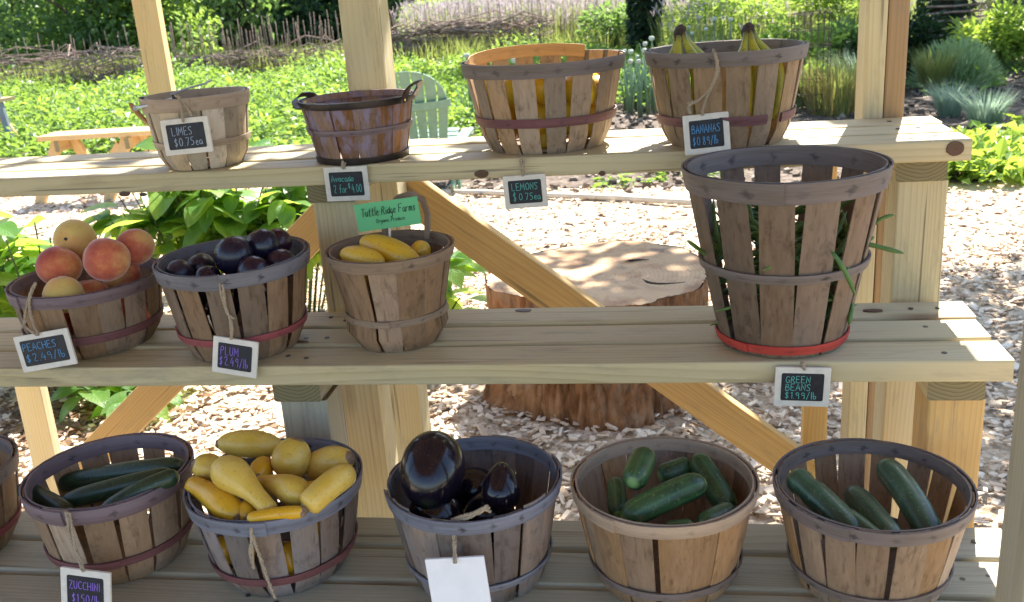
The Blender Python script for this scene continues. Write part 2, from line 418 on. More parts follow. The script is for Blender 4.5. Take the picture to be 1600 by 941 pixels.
# rear posts that carry the roof
ZR = 2.02
board('post', (-.642, 2.160, 0), (-.642, 2.160, ZR), .088, .088, TREATED, stand, (1, 0, 0), 8, .001)
board('post', (.4355, 2.160, 0), (.4355, 2.160, ZR), .041, .088, TREATED, stand, (1, 0, 0), 8, .001)
board('post', (.4775, 2.160, 0), (.4775, 2.160, ZR), .041, .086, HEART, stand, (1, 0, 0), 8, .001)
board('post', (-2.02, 2.160, 0), (-2.02, 2.160, ZR), .088, .088, TREATED, stand, (1, 0, 0), 8, .001)
board('post', (.452, 1.075, 0), (.452, 1.075, 2.10), .089, .089, TREATED_GREY, stand, (1, 0, 0), 8, .001)
board('post', (-2.02, 1.075, 0), (-2.02, 1.075, 2.10), .089, .089, TREATED, stand, (1, 0, 0), 8, .001)
# rear leg seen at the far left under the middle shelf
a = onY(46, 640, 2.45)
board('leg', (a.x, 2.47, 0), (a.x+.01, 2.47, .60), .084, .038, TREATED, stand, (1, 0, 0), 6, .001)
# diagonal braces nailed behind the posts
YB = 2.226
p0, p1 = onY(596, 268, YB), onY(1262, 741, YB)
board('brace', p0, p1, .089, .038, PINE, stand, (.6, 0, .8), 10, .001)
p0, p1 = onY(600, 246, YB), onY(118, 742, YB)
board('brace', p0, p1, .089, .038, PINE, stand, (-.6, 0, .8), 10, .001)
# short upright between the right-hand posts
board('leg', (.374, 2.33, 0), (.374, 2.33, 1.10), .060, .038, PINE, stand, (1, 0, 0), 6, .001)
# roof: rafters and boards (overhead, out of the picture: it throws the shade)
def zroof(y): return 1.915 + (2.48-y)*.115
for x in (.39, -.74, -2.1):
    board('rafter', (x, -1.15, zroof(-1.15)+.03), (x, 2.47, zroof(2.47)+.03), .12, .038, PINE, stand, (0, 0, 1), 4)
for k in range(19):
    y = .46+(k-8)*.195
    board('roof_board', (-2.35, y, zroof(y)+.108), (.74, y, zroof(y)+.108), .19, .02, HEART, stand, (0, 1, -.115), 4)
# knots that show on the boards
M_KNOT = None
def knot_mat():
    t = NT('knot'); tc = t.n('TexCoord'); co = tc.outputs['Object']
    ln = t.n('VectorMath', _operation='LENGTH'); t.set(ln.inputs[0], co)
    d = t.math('ADD', t.math('MULTIPLY', ln.outputs['Value'], 1.0), t.math('MULTIPLY', t.noise(co, 130, 3), .006))
    r = t.math('FRACT', t.math('MULTIPLY', d, 260.0))
    c = t.mix(t.math('MULTIPLY', r, .6), (.12, .058, .03), (.035, .02, .014))
    return t.done(t.pbsdf(c, .55, t.bump(r, .4, .001), .4))
M_KNOT = knot_mat()
def knot(p, rx, rz, normal):
    mb = MB(); n = 14; nz = Vector(normal)
    pr = [(rx*(1+.18*mnoise.noise((math.cos(2*math.pi*k/n)*1.5, math.sin(2*math.pi*k/n)*1.5, rx*900)))*math.cos(2*math.pi*k/n),
           rz*(1+.18*mnoise.noise((math.cos(2*math.pi*k/n)*1.5, 5, rx*700)))*math.sin(2*math.pi*k/n)) for k in range(n)]
    if abs(nz.y) > .5: f = lambda a, b, h: (a, -h, b)
    else: f = lambda a, b, h: (a, b, h)
    mb.grid([[f(a, b, -.001) for a, b in pr], [f(a*.96, b*.96, .0015) for a, b in pr], [f(a*.5, b*.5, .0022) for a, b in pr]], closed=True)
    mb.face([2*n+k for k in range(n)])
    o = mb.build('knot', M_KNOT, stand, Matrix.Translation(Vector(p)))
yt, ym = 1.811, 1.512
for px, py, rx, rz in ((1493, 232, .0155, .0135), (195, 303, .012, .006), (224, 304, .008, .004), (753, 272, .014, .008), (941, 271, .007, .005)):
    p = onY(px, py, yt); knot((p.x, yt-.0005, p.z), rx, rz, (0, -1, 0))
for px, py, rx, rz in ((818, 486, .016, .009), (1364, 486, .018, .007), (470, 535, .016, .006)):
    p = onZ(px, py, .879); knot((p.x, p.y, .8795), rx, rz, (0, 0, 1))

M_SCREW = simple('screw_head', (.10, .09, .08), .5, .5, .2, 60, Metallic=.6)
mb = MB(); mb.sweep([(0, 0, -.001), (0, 0, .0006), (0, 0, .0007)], [.0046, .0046, .0025], 9); SCREW = mb.mesh('screw', M_SCREW)
for cx in (.472, -.652, -2.02):
    for nm, yf, zt in SHELF:
        for k in range(3):
            for dx in (-.022, .022):
                link('screw', SCREW, stand, Matrix.Translation((cx+dx+random.gauss(0, .004), yf+.0445+k*.104+random.gauss(0, .008), zt+.0008)))

# ================================================================== BASKETS
ZT, ZM, ZB = 1.179, .879, .580
S_BROWN = stave_mat('weathered_stave', (.32, .205, .122), (.185, .112, .062), (.26, .195, .145), .55)
S_TAN = stave_mat('tan_stave', (.39, .27, .175), (.245, .158, .092), (.33, .255, .19), .5)
S_PALE = stave_mat('pale_stave', (.56, .455, .33), (.43, .33, .22), (.52, .45, .35), .5)
S_GREY = stave_mat('grey_stave', (.245, .175, .125), (.145, .098, .066), (.205, .165, .14), .55)
S_BLUE = stave_mat('blue_grey_stave', (.26, .20, .155), (.155, .115, .092), (.215, .21, .235), .75)
S_WARM = stave_mat('warm_stave', (.40, .265, .16), (.25, .155, .085), (.31, .24, .18), .45)
S_WASH = stave_mat('lilac_washed_stave', (.30, .155, .07), (.16, .08, .04), (.25, .14, .085), .3, wash=(.25, .22, .33))
B_GREY = band_mat('grey_band', (.165, .135, .118), (.095, .076, .068), .95, (.20, .165, .175))
B_BROWN = band_mat('brown_band', (.245, .175, .12), (.155, .105, .068), .7)
B_TANB = band_mat('tan_band', (.36, .275, .20), (.25, .18, .125), .3)
B_PURPLE = band_mat('purple_grey_band', (.165, .115, .125), (.10, .068, .075), .75, (.22, .175, .205))
B_BLUE = band_mat('blue_sheen_band', (.150, .142, .155), (.085, .078, .085), .9, (.205, .21, .25))  # bluish wash paints the sky sheen onto the plum basket rim
B_SLATE = band_mat('slate_blue_band', (.155, .165, .205), (.09, .092, .115), .9, (.225, .245, .32))
B_MAROON = band_mat('maroon_band', (.155, .062, .066), (.085, .032, .036), .55, (.20, .085, .10))
B_RED = band_mat('red_band', (.46, .050, .036), (.28, .03, .024), .7, (.52, .07, .05))
B_PINK = band_mat('faded_red_band', (.26, .060, .070), (.15, .038, .045), .5)
B_ORANGE = band_mat('backlit_inner_band', (.42, .24, .10), (.30, .16, .07), .3)  # orange puts light shining through the thin strip into its colour
M_DARKMETAL = simple('dark_metal_rim', (.028, .022, .022), .42, .5, .4, 60, .2, Metallic=.4)
M_LEATHER = simple('brown_leather', (.030, .019, .015), .38, .5, .35, 80, .25)
M_BRASS = simple('brass', (.62, .44, .16), .3, .5, .1, 60, Metallic=1.0)
M_WIRE = simple('galvanised_wire', (.42, .44, .48), .35, .6, .2, 60, Metallic=.25)
M_WOODGRIP = simple('turned_wood_grip', (.40, .24, .11), .45, .5, .25, 60, .2)
M_TWINE = simple('jute_twine', (.36, .29, .21), .95, .1, .35, 500, .8)

def prof_basic(rt, rb, bulge=.0, rnd=.012):
    def f(t):
        r = rb+(rt-rb)*t + bulge*math.sin(math.pi*min(1, t*1.05))
        if t < .07: r -= rnd*(1-t/.07)**2
        return r
    return f
def band(parent, name, prof, h, tc, hb, mat, out, n, a0=0.0, turn=1.04, thk=.0028, wob=.0015, zoff=None):
    """a bent wooden strip round the basket; out = radial offset; ends overlap"""
    mb = MB(); K = max(16, int(58*turn)); rows = []; sd = random.random()*40
    for i in range(K+1):
        u = i/K; th = a0 + 2*math.pi*turn*u
        e = .0032*max(0, min(1, (u*turn-(turn-.06))/.05)) if turn > 1 else 0
        wz = wob*mnoise.noise((math.cos(th)*1.6, math.sin(th)*1.6, sd)) + (zoff(th) if zoff else 0)
        z0 = h*tc-hb/2+wz; z1 = h*tc+hb/2+wz + .0006*mnoise.noise((th*9, sd, 2))
        def P(z, o): r = prof(max(0, min(1.0, z/h)))+out+e+o; return (r*math.cos(th), r*math.sin(th), z)
        rows.append([P(z0, 0), P(z0, thk), P((z0+z1)/2, thk*1.25), P(z1, thk), P(z1, 0), P((z0+z1)/2, 0)])
    vv = (0, 0, .5, 1, 1, .5, 0)
    mb.grid(rows, closed=True, uvs=lambda i, j: (n*turn*i/K+.5, vv[j]))
    mb.face(list(range(6))[::-1]); mb.face([K*6+i for i in range(6)])
    return mb.build(name, mat, parent, None, 40)
def basket(label, X, Y, Z, rt, rb, h, n, smat, rim, hoops, tight=False, prof=None, rot=0.0, cover=None, rimh=.027, inner=None, jit=1.0, proud=0.0, rimkw=None, innerkw=None, group='slatted produce baskets'):
    root = thing('basket', label, 'basket', (X, Y, Z), rot, group)
    prof = prof or prof_basic(rt, rb, .004)
    wst = (cover or (1.03 if tight else .985))*2*math.pi*rb/n
    if tight: wst = None
    for i in range(n):
        mb = MB(); a = 2*math.pi*(i+.12*jit*random.uniform(-1, 1))/n; lean = random.uniform(-.035, .035)*jit
        wsc = random.uniform(.9, 1.1); off = (.0009 if i % 2 else -.0009)*(1.3 if tight else .6); top = h+random.uniform(-.002, .001)+proud*random.choice((0, 0, 1))
        R_, C_ = 7, 4; inn = []; outr = []
        for k in range(R_):
            t = k/(R_-1); z = .001+(top-.001)*t; r = prof(min(1, z/h)); ri, ro = [], []
            half = (math.pi/n*1.04*(.97 if k > 0 else .9)) if tight else wst*wsc*(.93+.10*min(1, t*2.2))/(2*r)
            for j in range(C_+1):
                q = j/C_*2-1; th = a+q*half+lean*(t-.4)
                cup = -.0009*q*q
                ro.append(((r+off+cup)*math.cos(th), (r+off+cup)*math.sin(th), z)); ri.append(((r+off-.0022+cup)*math.cos(th), (r+off-.0022+cup)*math.sin(th), z))
            outr.append(ro); inn.append(ri[::-1])
        mb.grid([o+i_ for o, i_ in zip(outr, inn)], closed=True)
        m2 = 2*(C_+1); mb.face(list(range(m2))[::-1]); mb.face([(R_-1)*m2+i_ for i_ in range(m2)])
        mb.build('stave', smat, root, None, 50)
    rk = dict(a0=random.uniform(-2.4, -1.2)); rk.update(rimkw or {})
    band(root, 'rim_band', prof, h, 1-rimh/2/h+.001/h, rimh, rim, .0012, n, **rk)
    ik = dict(a0=random.uniform(0, 6)); ik.update(innerkw or {})
    band(root, 'inner_rim_band', prof, h, 1-rimh/2/h+.0015/h, rimh*.96, inner or rim, -.0068, n, **ik)
    for hp in hoops:
        tc, hb, mt = hp[:3]; kw = hp[3] if len(hp) > 3 else {}
        kw = dict(kw); kw.setdefault('a0', random.uniform(0, 6))
        band(root, 'hoop', prof, h, tc, hb, mt, .0012, n, **kw)
    mb = MB(); rr = prof(0.0)-.005
    mb.grid([[(rr*q*math.cos(2*math.pi*k/28), rr*q*math.sin(2*math.pi*k/28), zz) for k in range(28)] for q, zz in ((.05, .004), (1, .004), (1, .009), (.05, .009))], closed=True)
    mb.face([3*28+k for k in range(28)]); mb.face([k for k in range(28)][::-1])
    mb.build('base', smat, root)
    return root

BK = {}
BK['limes'] = basket('small pale empty basket with a wire bail and a smooth tan rim', -.938, 1.893, ZT, .1045, .083, .145, 15, S_PALE, B_TANB,
    [(.36, .013, B_TANB, {'thk': .0018})], tight=True, prof=lambda t: .083+.0215*t**.8-(.010*(1-t/.09)**2 if t < .09 else 0), rimh=.026)
# wire bail with a wooden grip
bk = BK['limes']; O = Vector((-.938, 1.893, ZT))
def bail():
    def L(px, py, Y): return onY(px, py, Y)-O
    mbw = MB()
    e1 = L(274, 153, 1.80); e2 = L(319, 131, 1.975)
    pts = [e1+Vector((.004, -.002, .004)), e1, L(255, 158, 1.80), L(240, 163, 1.80), L(222, 167, 1.805), L(210, 169, 1.82)]
    mbw.sweep(pts, .0021, 6)
    pts = [L(331, 125, 1.985), e2, L(300, 136, 1.97), L(270, 146, 1.95), L(240, 160, 1.93), L(222, 182, 1.91), L(233, 193, 1.91), L(240, 199, 1.90)]
    mbw.sweep(pts, .0021, 6)
    for c in (L(212, 169, 1.815), L(237, 197, 1.90)):
        ring = [c+Vector((.0045*math.cos(a), 0, .0045*math.sin(a))) for a in np.linspace(0, 2*math.pi, 13)]
        mbw.sweep(ring, .0014, 5, cap=False)
    b = mbw.build('bail_handle', M_WIRE, bk)
    mg = MB(); g0, g1 = L(204, 163, 1.82), L(238, 196, 1.90)
    mg.sweep([g0.lerp(g1, k/8)+Vector((0, 0, -.006*math.sin(math.pi*k/8))) for k in range(9)], [.004, .0062, .0058, .0052, .005, .0052, .0058, .0062, .004], 10)
    mg.build('grip', M_WOODGRIP, b)
    me = MB()
    for c in (L(222, 158, 1.84), L(274, 154, 1.80)): me.box(c, (.010, .006, .016))
    me.build('bail_ear', M_DARKMETAL, bk)
bail()

bk = BK['avocado'] = basket('lilac-washed brown basket with dark metal rim and leather side handles', -.600, 1.900, ZT, .113, .089, .121, 16, S_WASH, M_DARKMETAL,
    [(.52, .011, B_PURPLE), (.05, .013, M_DARKMETAL, {'turn': 1.0, 'wob': .0003})], tight=True, prof=lambda t: .089+.024*t, rimh=.013, inner=S_WASH, rimkw={'thk': .004, 'turn': 1.0, 'wob': .0004}, innerkw={'turn': 1.0})
def strap(side):
    Oa = Vector((-.600, 1.900, ZT))
    if side > 0: pts = [onY(632, 159, 1.80), onY(633, 150, 1.80), onY(637, 139, 1.81), onY(645, 131, 1.825), onY(655, 127, 1.845), onY(656, 133, 1.87), onY(650, 143, 1.90), onY(647, 152, 1.92)]
    else: pts = [onY(478, 164, 1.83), onY(471, 167, 1.83), onY(462, 164, 1.835), onY(460, 156, 1.85), onY(468, 149, 1.87), onY(478, 147, 1.90), onY(488, 149, 1.94), onY(492, 152, 1.96)]
    mb = MB(); w_ = Vector((.006, .019, .004)) if side > 0 else Vector((.004, .019, .006))
    rows = []
    for i, p in enumerate(pts):
        p = p-Oa; tn = (pts[min(i+1, 7)]-pts[max(i-1, 0)]).normalized(); nn = tn.cross(w_).normalized()*.0016
        rows.append([p-w_*.55-nn, p+w_*.55-nn, p+w_*.55+nn, p-w_*.55+nn])
    mb.grid(rows, closed=True); mb.face((3, 2, 1, 0)); mb.face([28+i for i in range(4)])
    h_ = mb.build('handle', M_LEATHER, bk, None, 60)
    mr = MB(); c = pts[0]-Oa+Vector((0, -.003, .004)); mr.sweep([c+Vector((0, .002, 0)), c, c+Vector((0, -.0015, 0))], [.0035, .0035, .001], 10)
    mr.build('rivet', M_BRASS, h_)
strap(1); strap(-1)

BK['lemon'] = basket('wide slatted basket of lemons with a broken back rim and a maroon hoop', -.228, 1.950, ZT, .159, .121, .172, 17, S_TAN, B_GREY,
    [(.36, .017, B_MAROON)], rot=.12, cover=.92, prof=lambda t: .121+.038*t**.85-(.008*(1-t/.06)**2 if t < .06 else 0), rimh=.026, inner=B_ORANGE,
    rimkw={'a0': 2.35, 'turn': .80}, innerkw={'a0': .95, 'turn': .62, 'zoff': lambda th: .017*max(0, math.sin((th-.2)*1.0))**1.0 if th < 2.9 else 0})
BK['banana'] = basket('wide slatted basket of bananas with a grey rim and a split maroon hoop', .122, 1.912, ZT, .147, .113, .176, 15, S_TAN, B_GREY,
    [(.30, .017, B_MAROON, {'a0': math.pi*.95, 'turn': .33, 'wob': .003}), (.30, .017, B_MAROON, {'a0': -.95, 'turn': .46, 'zoff': lambda th: .0})], rot=.2, cover=.95, prof=lambda t: .113+.034*t**.8-(.008*(1-t/.06)**2 if t < .06 else 0), rimh=.025)
BK['peach'] = basket('slatted brown basket heaped with peaches, purple-grey rim and maroon hoop', -1.103, 1.650, ZM, .138, .112, .134, 16, S_BROWN, B_PURPLE, [(.33, .016, B_MAROON)], rot=.05, rimh=.022)
BK['plum'] = basket('slatted brown basket of dark plums with a grey rim and a faded red hoop', -.783, 1.622, ZM, .137, .104, .176, 15, S_BROWN, B_BLUE, [(.26, .013, B_PINK)], rot=.3, prof=lambda t: .104+.033*t**.8-(.007*(1-t/.06)**2 if t < .06 else 0), rimh=.026)
def prof_y(t):
    if t > .36: return .089+.025*((t-.36)/.64)**.9
    if t > .10: return .089+.006*math.sin(math.pi*(t-.10)/.26)
    return .089-.015*(1-t/.10)**2
bk = BK['yellow'] = basket('small brown close-slatted basket with a bent wood handle, holding small yellow squash', -.490, 1.645, ZM, .114, .087, .178, 13, S_BROWN, B_BROWN,
    [(.34, .011, B_BROWN, {'thk': .0032})], tight=True, prof=prof_y, rimh=.021, rot=0.0)
def wood_handle():
    Oy = Vector((-.490, 1.645, ZM)); Yh = 1.728
    pts = [onY(598, 372, Yh), onY(597, 350, Yh), onY(602, 327, Yh), onY(617, 309, Yh), onY(639, 303, Yh), onY(656, 312, Yh), onY(664, 334, Yh), onY(664, 372, Yh)]
    mb = MB(); rows = []
    for i, p in enumerate(pts):
        tn = (pts[min(i+1, 7)]-pts[max(i-1, 0)]).normalized(); nn = tn.cross(Vector((0, 1, 0))).normalized()*.0046; w_ = Vector((0, .007, 0)); p = p-Oy+Vector((.005, 0, 0))
        rows.append([p-w_-nn, p+w_-nn, p+w_+nn, p-w_+nn])
    mb.grid(rows, closed=True); mb.face((3, 2, 1, 0)); mb.face([28+i for i in range(4)])
    mb.build('handle', B_BROWN, bk, None, 50)
wood_handle()
BK['bean'] = basket('tall grey bushel basket of green beans with a bright red bottom hoop', .200, 1.628, ZM, .164, .104, .306, 13, S_GREY, B_GREY,
    [(.48, .015, B_GREY, {'thk': .004}), (.055, .015, B_RED)], rot=.15, prof=lambda t: .104+.060*t**.92, rimh=.034, cover=.99)
BK['zuc'] = basket('slatted basket of long dark zucchini with a purple-grey rim and maroon hoop', -.955, 1.377, ZB, .138, .110, .164, 14, S_TAN, B_PURPLE, [(.30, .014, B_MAROON)], rot=.1, prof=lambda t: .110+.028*t**.8-(.008*(1-t/.06)**2 if t < .06 else 0), rimh=.027, cover=.95)
BK['squash'] = basket('slatted basket heaped with yellow crookneck squash, blue-grey rim and maroon hoop', -.644, 1.354, ZB, .142, .106, .165, 16, S_BLUE, B_SLATE, [(.27, .015, B_MAROON)], rot=.25, rimh=.025, cover=.97)
BK['egg'] = basket('close-slatted blue-grey basket with a chipped rim holding two eggplants', -.307, 1.351, ZB, .139, .105, .174, 19, S_BLUE, B_SLATE, [(.24, .011, B_SLATE)], tight=True, rot=.0, rimh=.023, prof=lambda t: .105+.034*t**.8, proud=.005, rimkw={'a0': 3.5, 'turn': .52}, innerkw={'a0': .2, 'turn': .5})
BK['cuc'] = basket('close-slatted tan basket with a full tan rim holding cucumbers', -.006, 1.361, ZB, .142, .106, .166, 17, S_WARM, B_TANB, [(.20, .014, B_GREY)], tight=True, rimh=.021, prof=lambda t: .106+.036*t**.75)
BK['zuc2'] = basket('slatted tan basket of fat zucchini at the right end of the bottom shelf', .306, 1.362, ZB, .142, .107, .163, 17, S_WARM, B_GREY, [(.20, .014, B_GREY)], rot=.1, rimh=.022, cover=1.02, prof=lambda t: .107+.035*t**.8)
BK['edge'] = basket('brown slatted basket cut off by the left edge of the picture', -1.296, 1.372, ZB, .138, .108, .164, 15, S_BROWN, B_GREY, [(.30, .014, B_PINK)], rot=.2, rimh=.025)

# ================================================================== PRODUCE
def depth(P): return (Vector(P)-Vector((0, 0, CH))).dot(_f)
def pxr(px, P): return px*depth(P)/FL
def veg_mat(name, a, b, tip, rough=.35, speck=None, stripes=0, coat=0.0, tips=(.04, .965)):
    t = NT(name); uv = t.n('UVMap'); sp = t.n('SeparateXYZ'); t.set(sp.inputs[0], uv.outputs[0])
    co = t.objco((1,1,1)); n = t.noise(co, 22, 4, .6)
    c = t.mix(t.ramp(n, [(.35, 0.0), (.68, 1.0)]), a, b)
    if stripes:
        st = t.math('SINE', t.math('MULTIPLY', sp.outputs[0], 6.2832*stripes))
        c = t.mix(t.math('MULTIPLY', t.ramp(st, [(.3, 0.0), (1, 1.0)]), .35), c, [x*1.7 for x in b])
    if speck:
        s_ = t.noise(co, 260, 2, .5); c = t.mix(t.ramp(s_, [(.62, 0.0), (.70, .7)]), c, speck)
        s_ = t.noise(co, 38, 5, .75); c = t.mix(t.ramp(s_, [(.59, 0.0), (.72, .6)]), c, speck)
    v = sp.outputs[1]
    e = t.math('MAXIMUM', t.ramp(v, [(0, 1.0), (tips[0], .0)]), t.ramp(v, [(tips[1], 0.0), (min(1, tips[1]+.015), 1.0)]))
    c = t.mix(e, c, tip)
    return t.done(t.pbsdf(c, t.math('MULTIPLY_ADD', n, .2, rough-.1), t.bump(n, .15, .002), .5, Coat__Weight=coat, Coat__Roughness=.12))
V_ZUC = veg_mat('zucchini_skin', (.012, .028, .014), (.022, .050, .022), (.12, .15, .05), .34, (.075, .13, .055), 0)
V_ZUC2 = veg_mat('pale_zucchini_skin', (.020, .052, .032), (.052, .105, .058), (.16, .18, .07), .34, (.15, .22, .13), 7)
V_CUC = veg_mat('cucumber_skin', (.014, .042, .016), (.045, .105, .032), (.20, .34, .12), .42, (.17, .22, .08), 8)
V_SQ = veg_mat('yellow_squash_skin', (.60, .385, .045), (.70, .50, .115), (.22, .14, .08), .33, (.40, .22, .06), 0, tips=(.02, .94))
V_SQ2 = veg_mat('deep_yellow_squash_skin', (.62, .33, .012), (.70, .41, .03), (.17, .12, .05), .30, (.40, .20, .05), 0)
V_DEL = veg_mat('scuffed_yellow_skin', (.66, .38, .022), (.70, .45, .06), (.30, .2, .07), .34, (.26, .14, .06), 0, tips=(.005, .995))
V_EGG = veg_mat('eggplant_skin', (.006, .004, .008), (.012, .007, .016), (.03, .035, .02), .17, (.03, .025, .04), 0, .0)
V_BAN = veg_mat('banana_skin', (.46, .37, .03), (.30, .34, .04), (.05, .035, .025), .45, (.12, .085, .03), 0, tips=(.13, .95))
V_BEAN = veg_mat('bean_skin', (.050, .115, .020), (.095, .18, .035), (.20, .22, .08), .5)
V_STEM = simple('dry_stem', (.24, .17, .07), .8, .3, .4, 90, .5)
V_GSTEM = simple('green_stem', (.06, .085, .03), .7, .3, .4, 90, .5)
V_CROWN = simple('brown_banana_crown', (.055, .035, .028), .75, .3, .5, 90, .5)
V_SCAR = simple('corky_scar', (.22, .15, .10), .9, .2, .35, 140, .5)
M_STICKER = simple('white_fruit_sticker', (.62, .60, .70), .4, .5, .05, 40)
M_STICKB = simple('blue_fruit_sticker', (.10, .16, .50), .4, .5, .3, 90)

def veg(name, label, cat, group, p0, p1, prof, mat, bend=(0, 0, 0), n=14, K=15, stem=None, lump=.02, stemmat=None, scar=0.0):
    """a fruit swept from p0 to p1; prof(t) gives its radius; bend bows the axis"""
    p0, p1 = Vector(p0), Vector(p1); b = Vector(bend); m = Matrix.Translation(p0); pts, rr = [], []; sd = random.random()*90
    for i in range(K+1):
        t = .5-.5*math.cos(math.pi*i/K); pts.append((p1-p0)*t + b*math.sin(math.pi*t)); rr.append(max(.0006, prof(t)))
    mb = MB(); mb.sweep(pts, rr, n, mod=lambda th, v: 1+lump*mnoise.noise((math.cos(th)*1.4+sd, math.sin(th)*1.4, v*3)))
    o = mb.build(name, mat, None, m, 180); tag(o, label, cat, group)
    if scar:
        q1 = pts[-1]; d1 = (pts[-1]-pts[-4]).normalized(); ms_ = MB()
        ms_.sweep([q1-d1*scar*.9, q1-d1*scar*.30, q1+d1*.0006, q1+d1*.0012], [scar*1.1, scar*1.06, scar*.75, scar*.2], 9, mod=lambda th, v: 1+.13*math.sin(3*th+sd))
        ms_.build('blossom_scar', V_SCAR, o, m, 60)
    if stem:
        L_, r_ = stem; mb = MB(); d = (pts[0]-pts[2]).normalized(); q = pts[0]
        mb.sweep([q-d*.006, q+d*L_*.15, q+d*L_*.6+Vector((0, 0, .002)), q+d*L_+Vector((0, 0, .003))], [r_*1.5, r_*1.05, r_*.9, r_*1.15], 7, mod=lambda th, v: 1+.14*math.cos(5*th))
        mb.build('stem', stemmat or V_STEM, o, m, 50)
    return o
def p_sausage(r, a=.16, b=.12): return lambda t: r*(1-max(0, 1-t/a)**2.2)**.5*(1-max(0, 1-(1-t)/b)**2.4)**.5*(1+.05*math.sin(3*t))
def p_neck(rn, rf, mid=.5):
    def f(t):
        s_ = max(0, min(1, (t-mid*.45)/(.75-mid*.45))); s_ = s_*s_*(3-2*s_); r = rn+(rf-rn)*s_
        return r*(1-max(0, 1-t/.05)**2)**.5*(1-max(0, 1-(1-t)/.30)**2.1)**.5
    return f
def p_egg(r, k=.0): return lambda t: r*(max(0, 1-(2*t-1)**2))**.5*(1+k*(t-.5))

Q = onY
# --- zucchini, left basket
G = 'zucchini in the left basket'
veg('zucchini', 'thick blue-green zucchini across the back of the left zucchini basket', 'zucchini', G, Q(290, 727, 1.41), Q(92, 757, 1.42), p_sausage(.0178), V_ZUC, (0, 0, .004), stem=(.018, .006), stemmat=V_GSTEM)
veg('zucchini', 'zucchini with a pale stem end, lying in the middle of the left basket', 'zucchini', G, Q(93, 786, 1.33), Q(272, 741, 1.38), p_sausage(.0165, .25), V_ZUC, (0, 0, .002), stem=(.014, .005))
veg('zucchini', 'slim zucchini resting against the right front rim of the left basket', 'zucchini', G, Q(158, 803, 1.285), Q(280, 742, 1.345), p_sausage(.0150), V_ZUC, (0, 0, .006))
veg('zucchini', 'short blunt zucchini lying against the left rim of the left basket', 'zucchini', G, Q(33, 762, 1.365), Q(112, 803, 1.30), p_sausage(.0150, .1), V_ZUC, (0, 0, .002))
# --- crookneck squash
G = 'yellow squash in the heaped basket'
def sq(label, px0, Y0, px1, Y1, prof, mat=V_SQ, bend=(0, 0, 0), **k): return veg('yellow_squash', label, 'squash', G, Q(*px0, Y0), Q(*px1, Y1), (lambda t: prof(t)*1.07), mat, bend, scar=k.pop('scar', .0075), **k)
P1 = Q(400, 740, 1.34); u1 = pxr(1, P1)
sq('plump pale squash lying along the back left, brown end to the left', (445, 700), 1.44, (338, 694), 1.42, lambda t: p_egg(20.5*u1, .0)(t)**.999*(1.06), bend=(0, 0, .004))
sq('large pale crookneck squash lying diagonally on the front of the heap', (425, 802), 1.245, (338, 728), 1.32, p_neck(13*u1, 26.5*u1, .45), bend=(.002, 0, .010), stem=(.010, .006))
sq('small squash end-on at the far left, grey scar facing out', (352, 737), 1.37, (300, 724), 1.35, lambda t: p_egg(21*u1)(t), V_SQ)
sq('tiny round squash in the middle of the heap', (416, 720), 1.40, (400, 748), 1.33, p_egg(17*u1), V_SQ2)
sq('upright egg-shaped squash standing at the top of the heap', (446, 748), 1.37, (466, 684), 1.40, p_egg(30*u1, -.18), V_SQ)
sq('plump squash at the back right with a scarred end to the right', (478, 734), 1.41, (551, 714), 1.385, p_egg(25.5*u1, -.15), V_SQ)
sq('crookneck squash in the centre, fat end to the right', (396, 752), 1.34, (484, 778), 1.275, p_neck(11*u1, 21.5*u1, .35), V_SQ, (0, 0, .006))
sq('speckled squash along the right rim with its woody stem forward', (476, 794), 1.25, (552, 734), 1.33, p_sausage(18.5*u1, .12, .25), V_SQ, (.0, 0, .004), stem=(.012, .008))
sq('deep yellow squash leaning over the left front rim, dark tip down', (300, 758), 1.33, (374, 812), 1.245, p_neck(15*u1, 21*u1, .3), V_SQ2, (0, 0, .008))
sq('thin squash neck lying along the front rim', (386, 812), 1.225, (478, 800), 1.24, p_sausage(9*u1, .1, .2), V_SQ2, (0, 0, .003))
sq('short squash tucked under the big crookneck at the front', (383, 788), 1.285, (388, 812), 1.245, p_egg(15*u1), V_SQ2)
sq('squash buried behind the upright one, half hidden', (515, 760), 1.36, (440, 790), 1.30, p_egg(19*u1), V_SQ2)
sq('squash seen only through the front slats, lower left', (400, 870), 1.29, (330, 850), 1.30, p_egg(20*u1), V_SQ2)
sq('squash seen only through the front slats, middle', (440, 850), 1.275, (470, 905), 1.285, p_egg(21*u1), V_SQ2)
sq('squash seen only through the front slats, right', (490, 815), 1.33, (505, 870), 1.34, p_egg(20*u1), V_SQ2)
# --- eggplants
def eggplant(label, p0, p1, r, k):
    o = veg('eggplant', label, 'eggplant', 'eggplants in the blue-grey basket', p0, p1, p_egg(r, k), V_EGG, n=22, K=20, lump=.012)
    return o
c0, c1 = Q(668, 792, 1.275), Q(683, 680, 1.39)
e = eggplant('big glossy black eggplant with a white sticker, rising above the rim', c0, c1, .052, .08)
mb = MB(); c = Q(640, 722, 1.0)
d = (Q(640, 724, 1.2)-Vector((0, 0, CH))).normalized()
ctr = (Vector(c0)+Vector(c1))/2; w0 = Vector((0, 0, CH))-ctr; ax = (Vector(c1)-Vector(c0)); hl = ax.length/2; ax.normalize()
def ell(v): k = v.dot(ax); return (v-ax*k)/.052+ax*(k/hl)          # unit-sphere space of the fruit
ea, eb = ell(d), ell(w0); qa, qb, qc = ea.dot(ea), 2*ea.dot(eb), eb.dot(eb)-1
disc = max(0.0, qb*qb-4*qa*qc); tt = (-qb-disc**.5)/(2*qa)
pt = Vector((0, 0, CH))+d*tt; nn = (pt-ctr).normalized(); sx = nn.cross(Vector((.5, 0, .8))).normalized(); sy = nn.cross(sx)
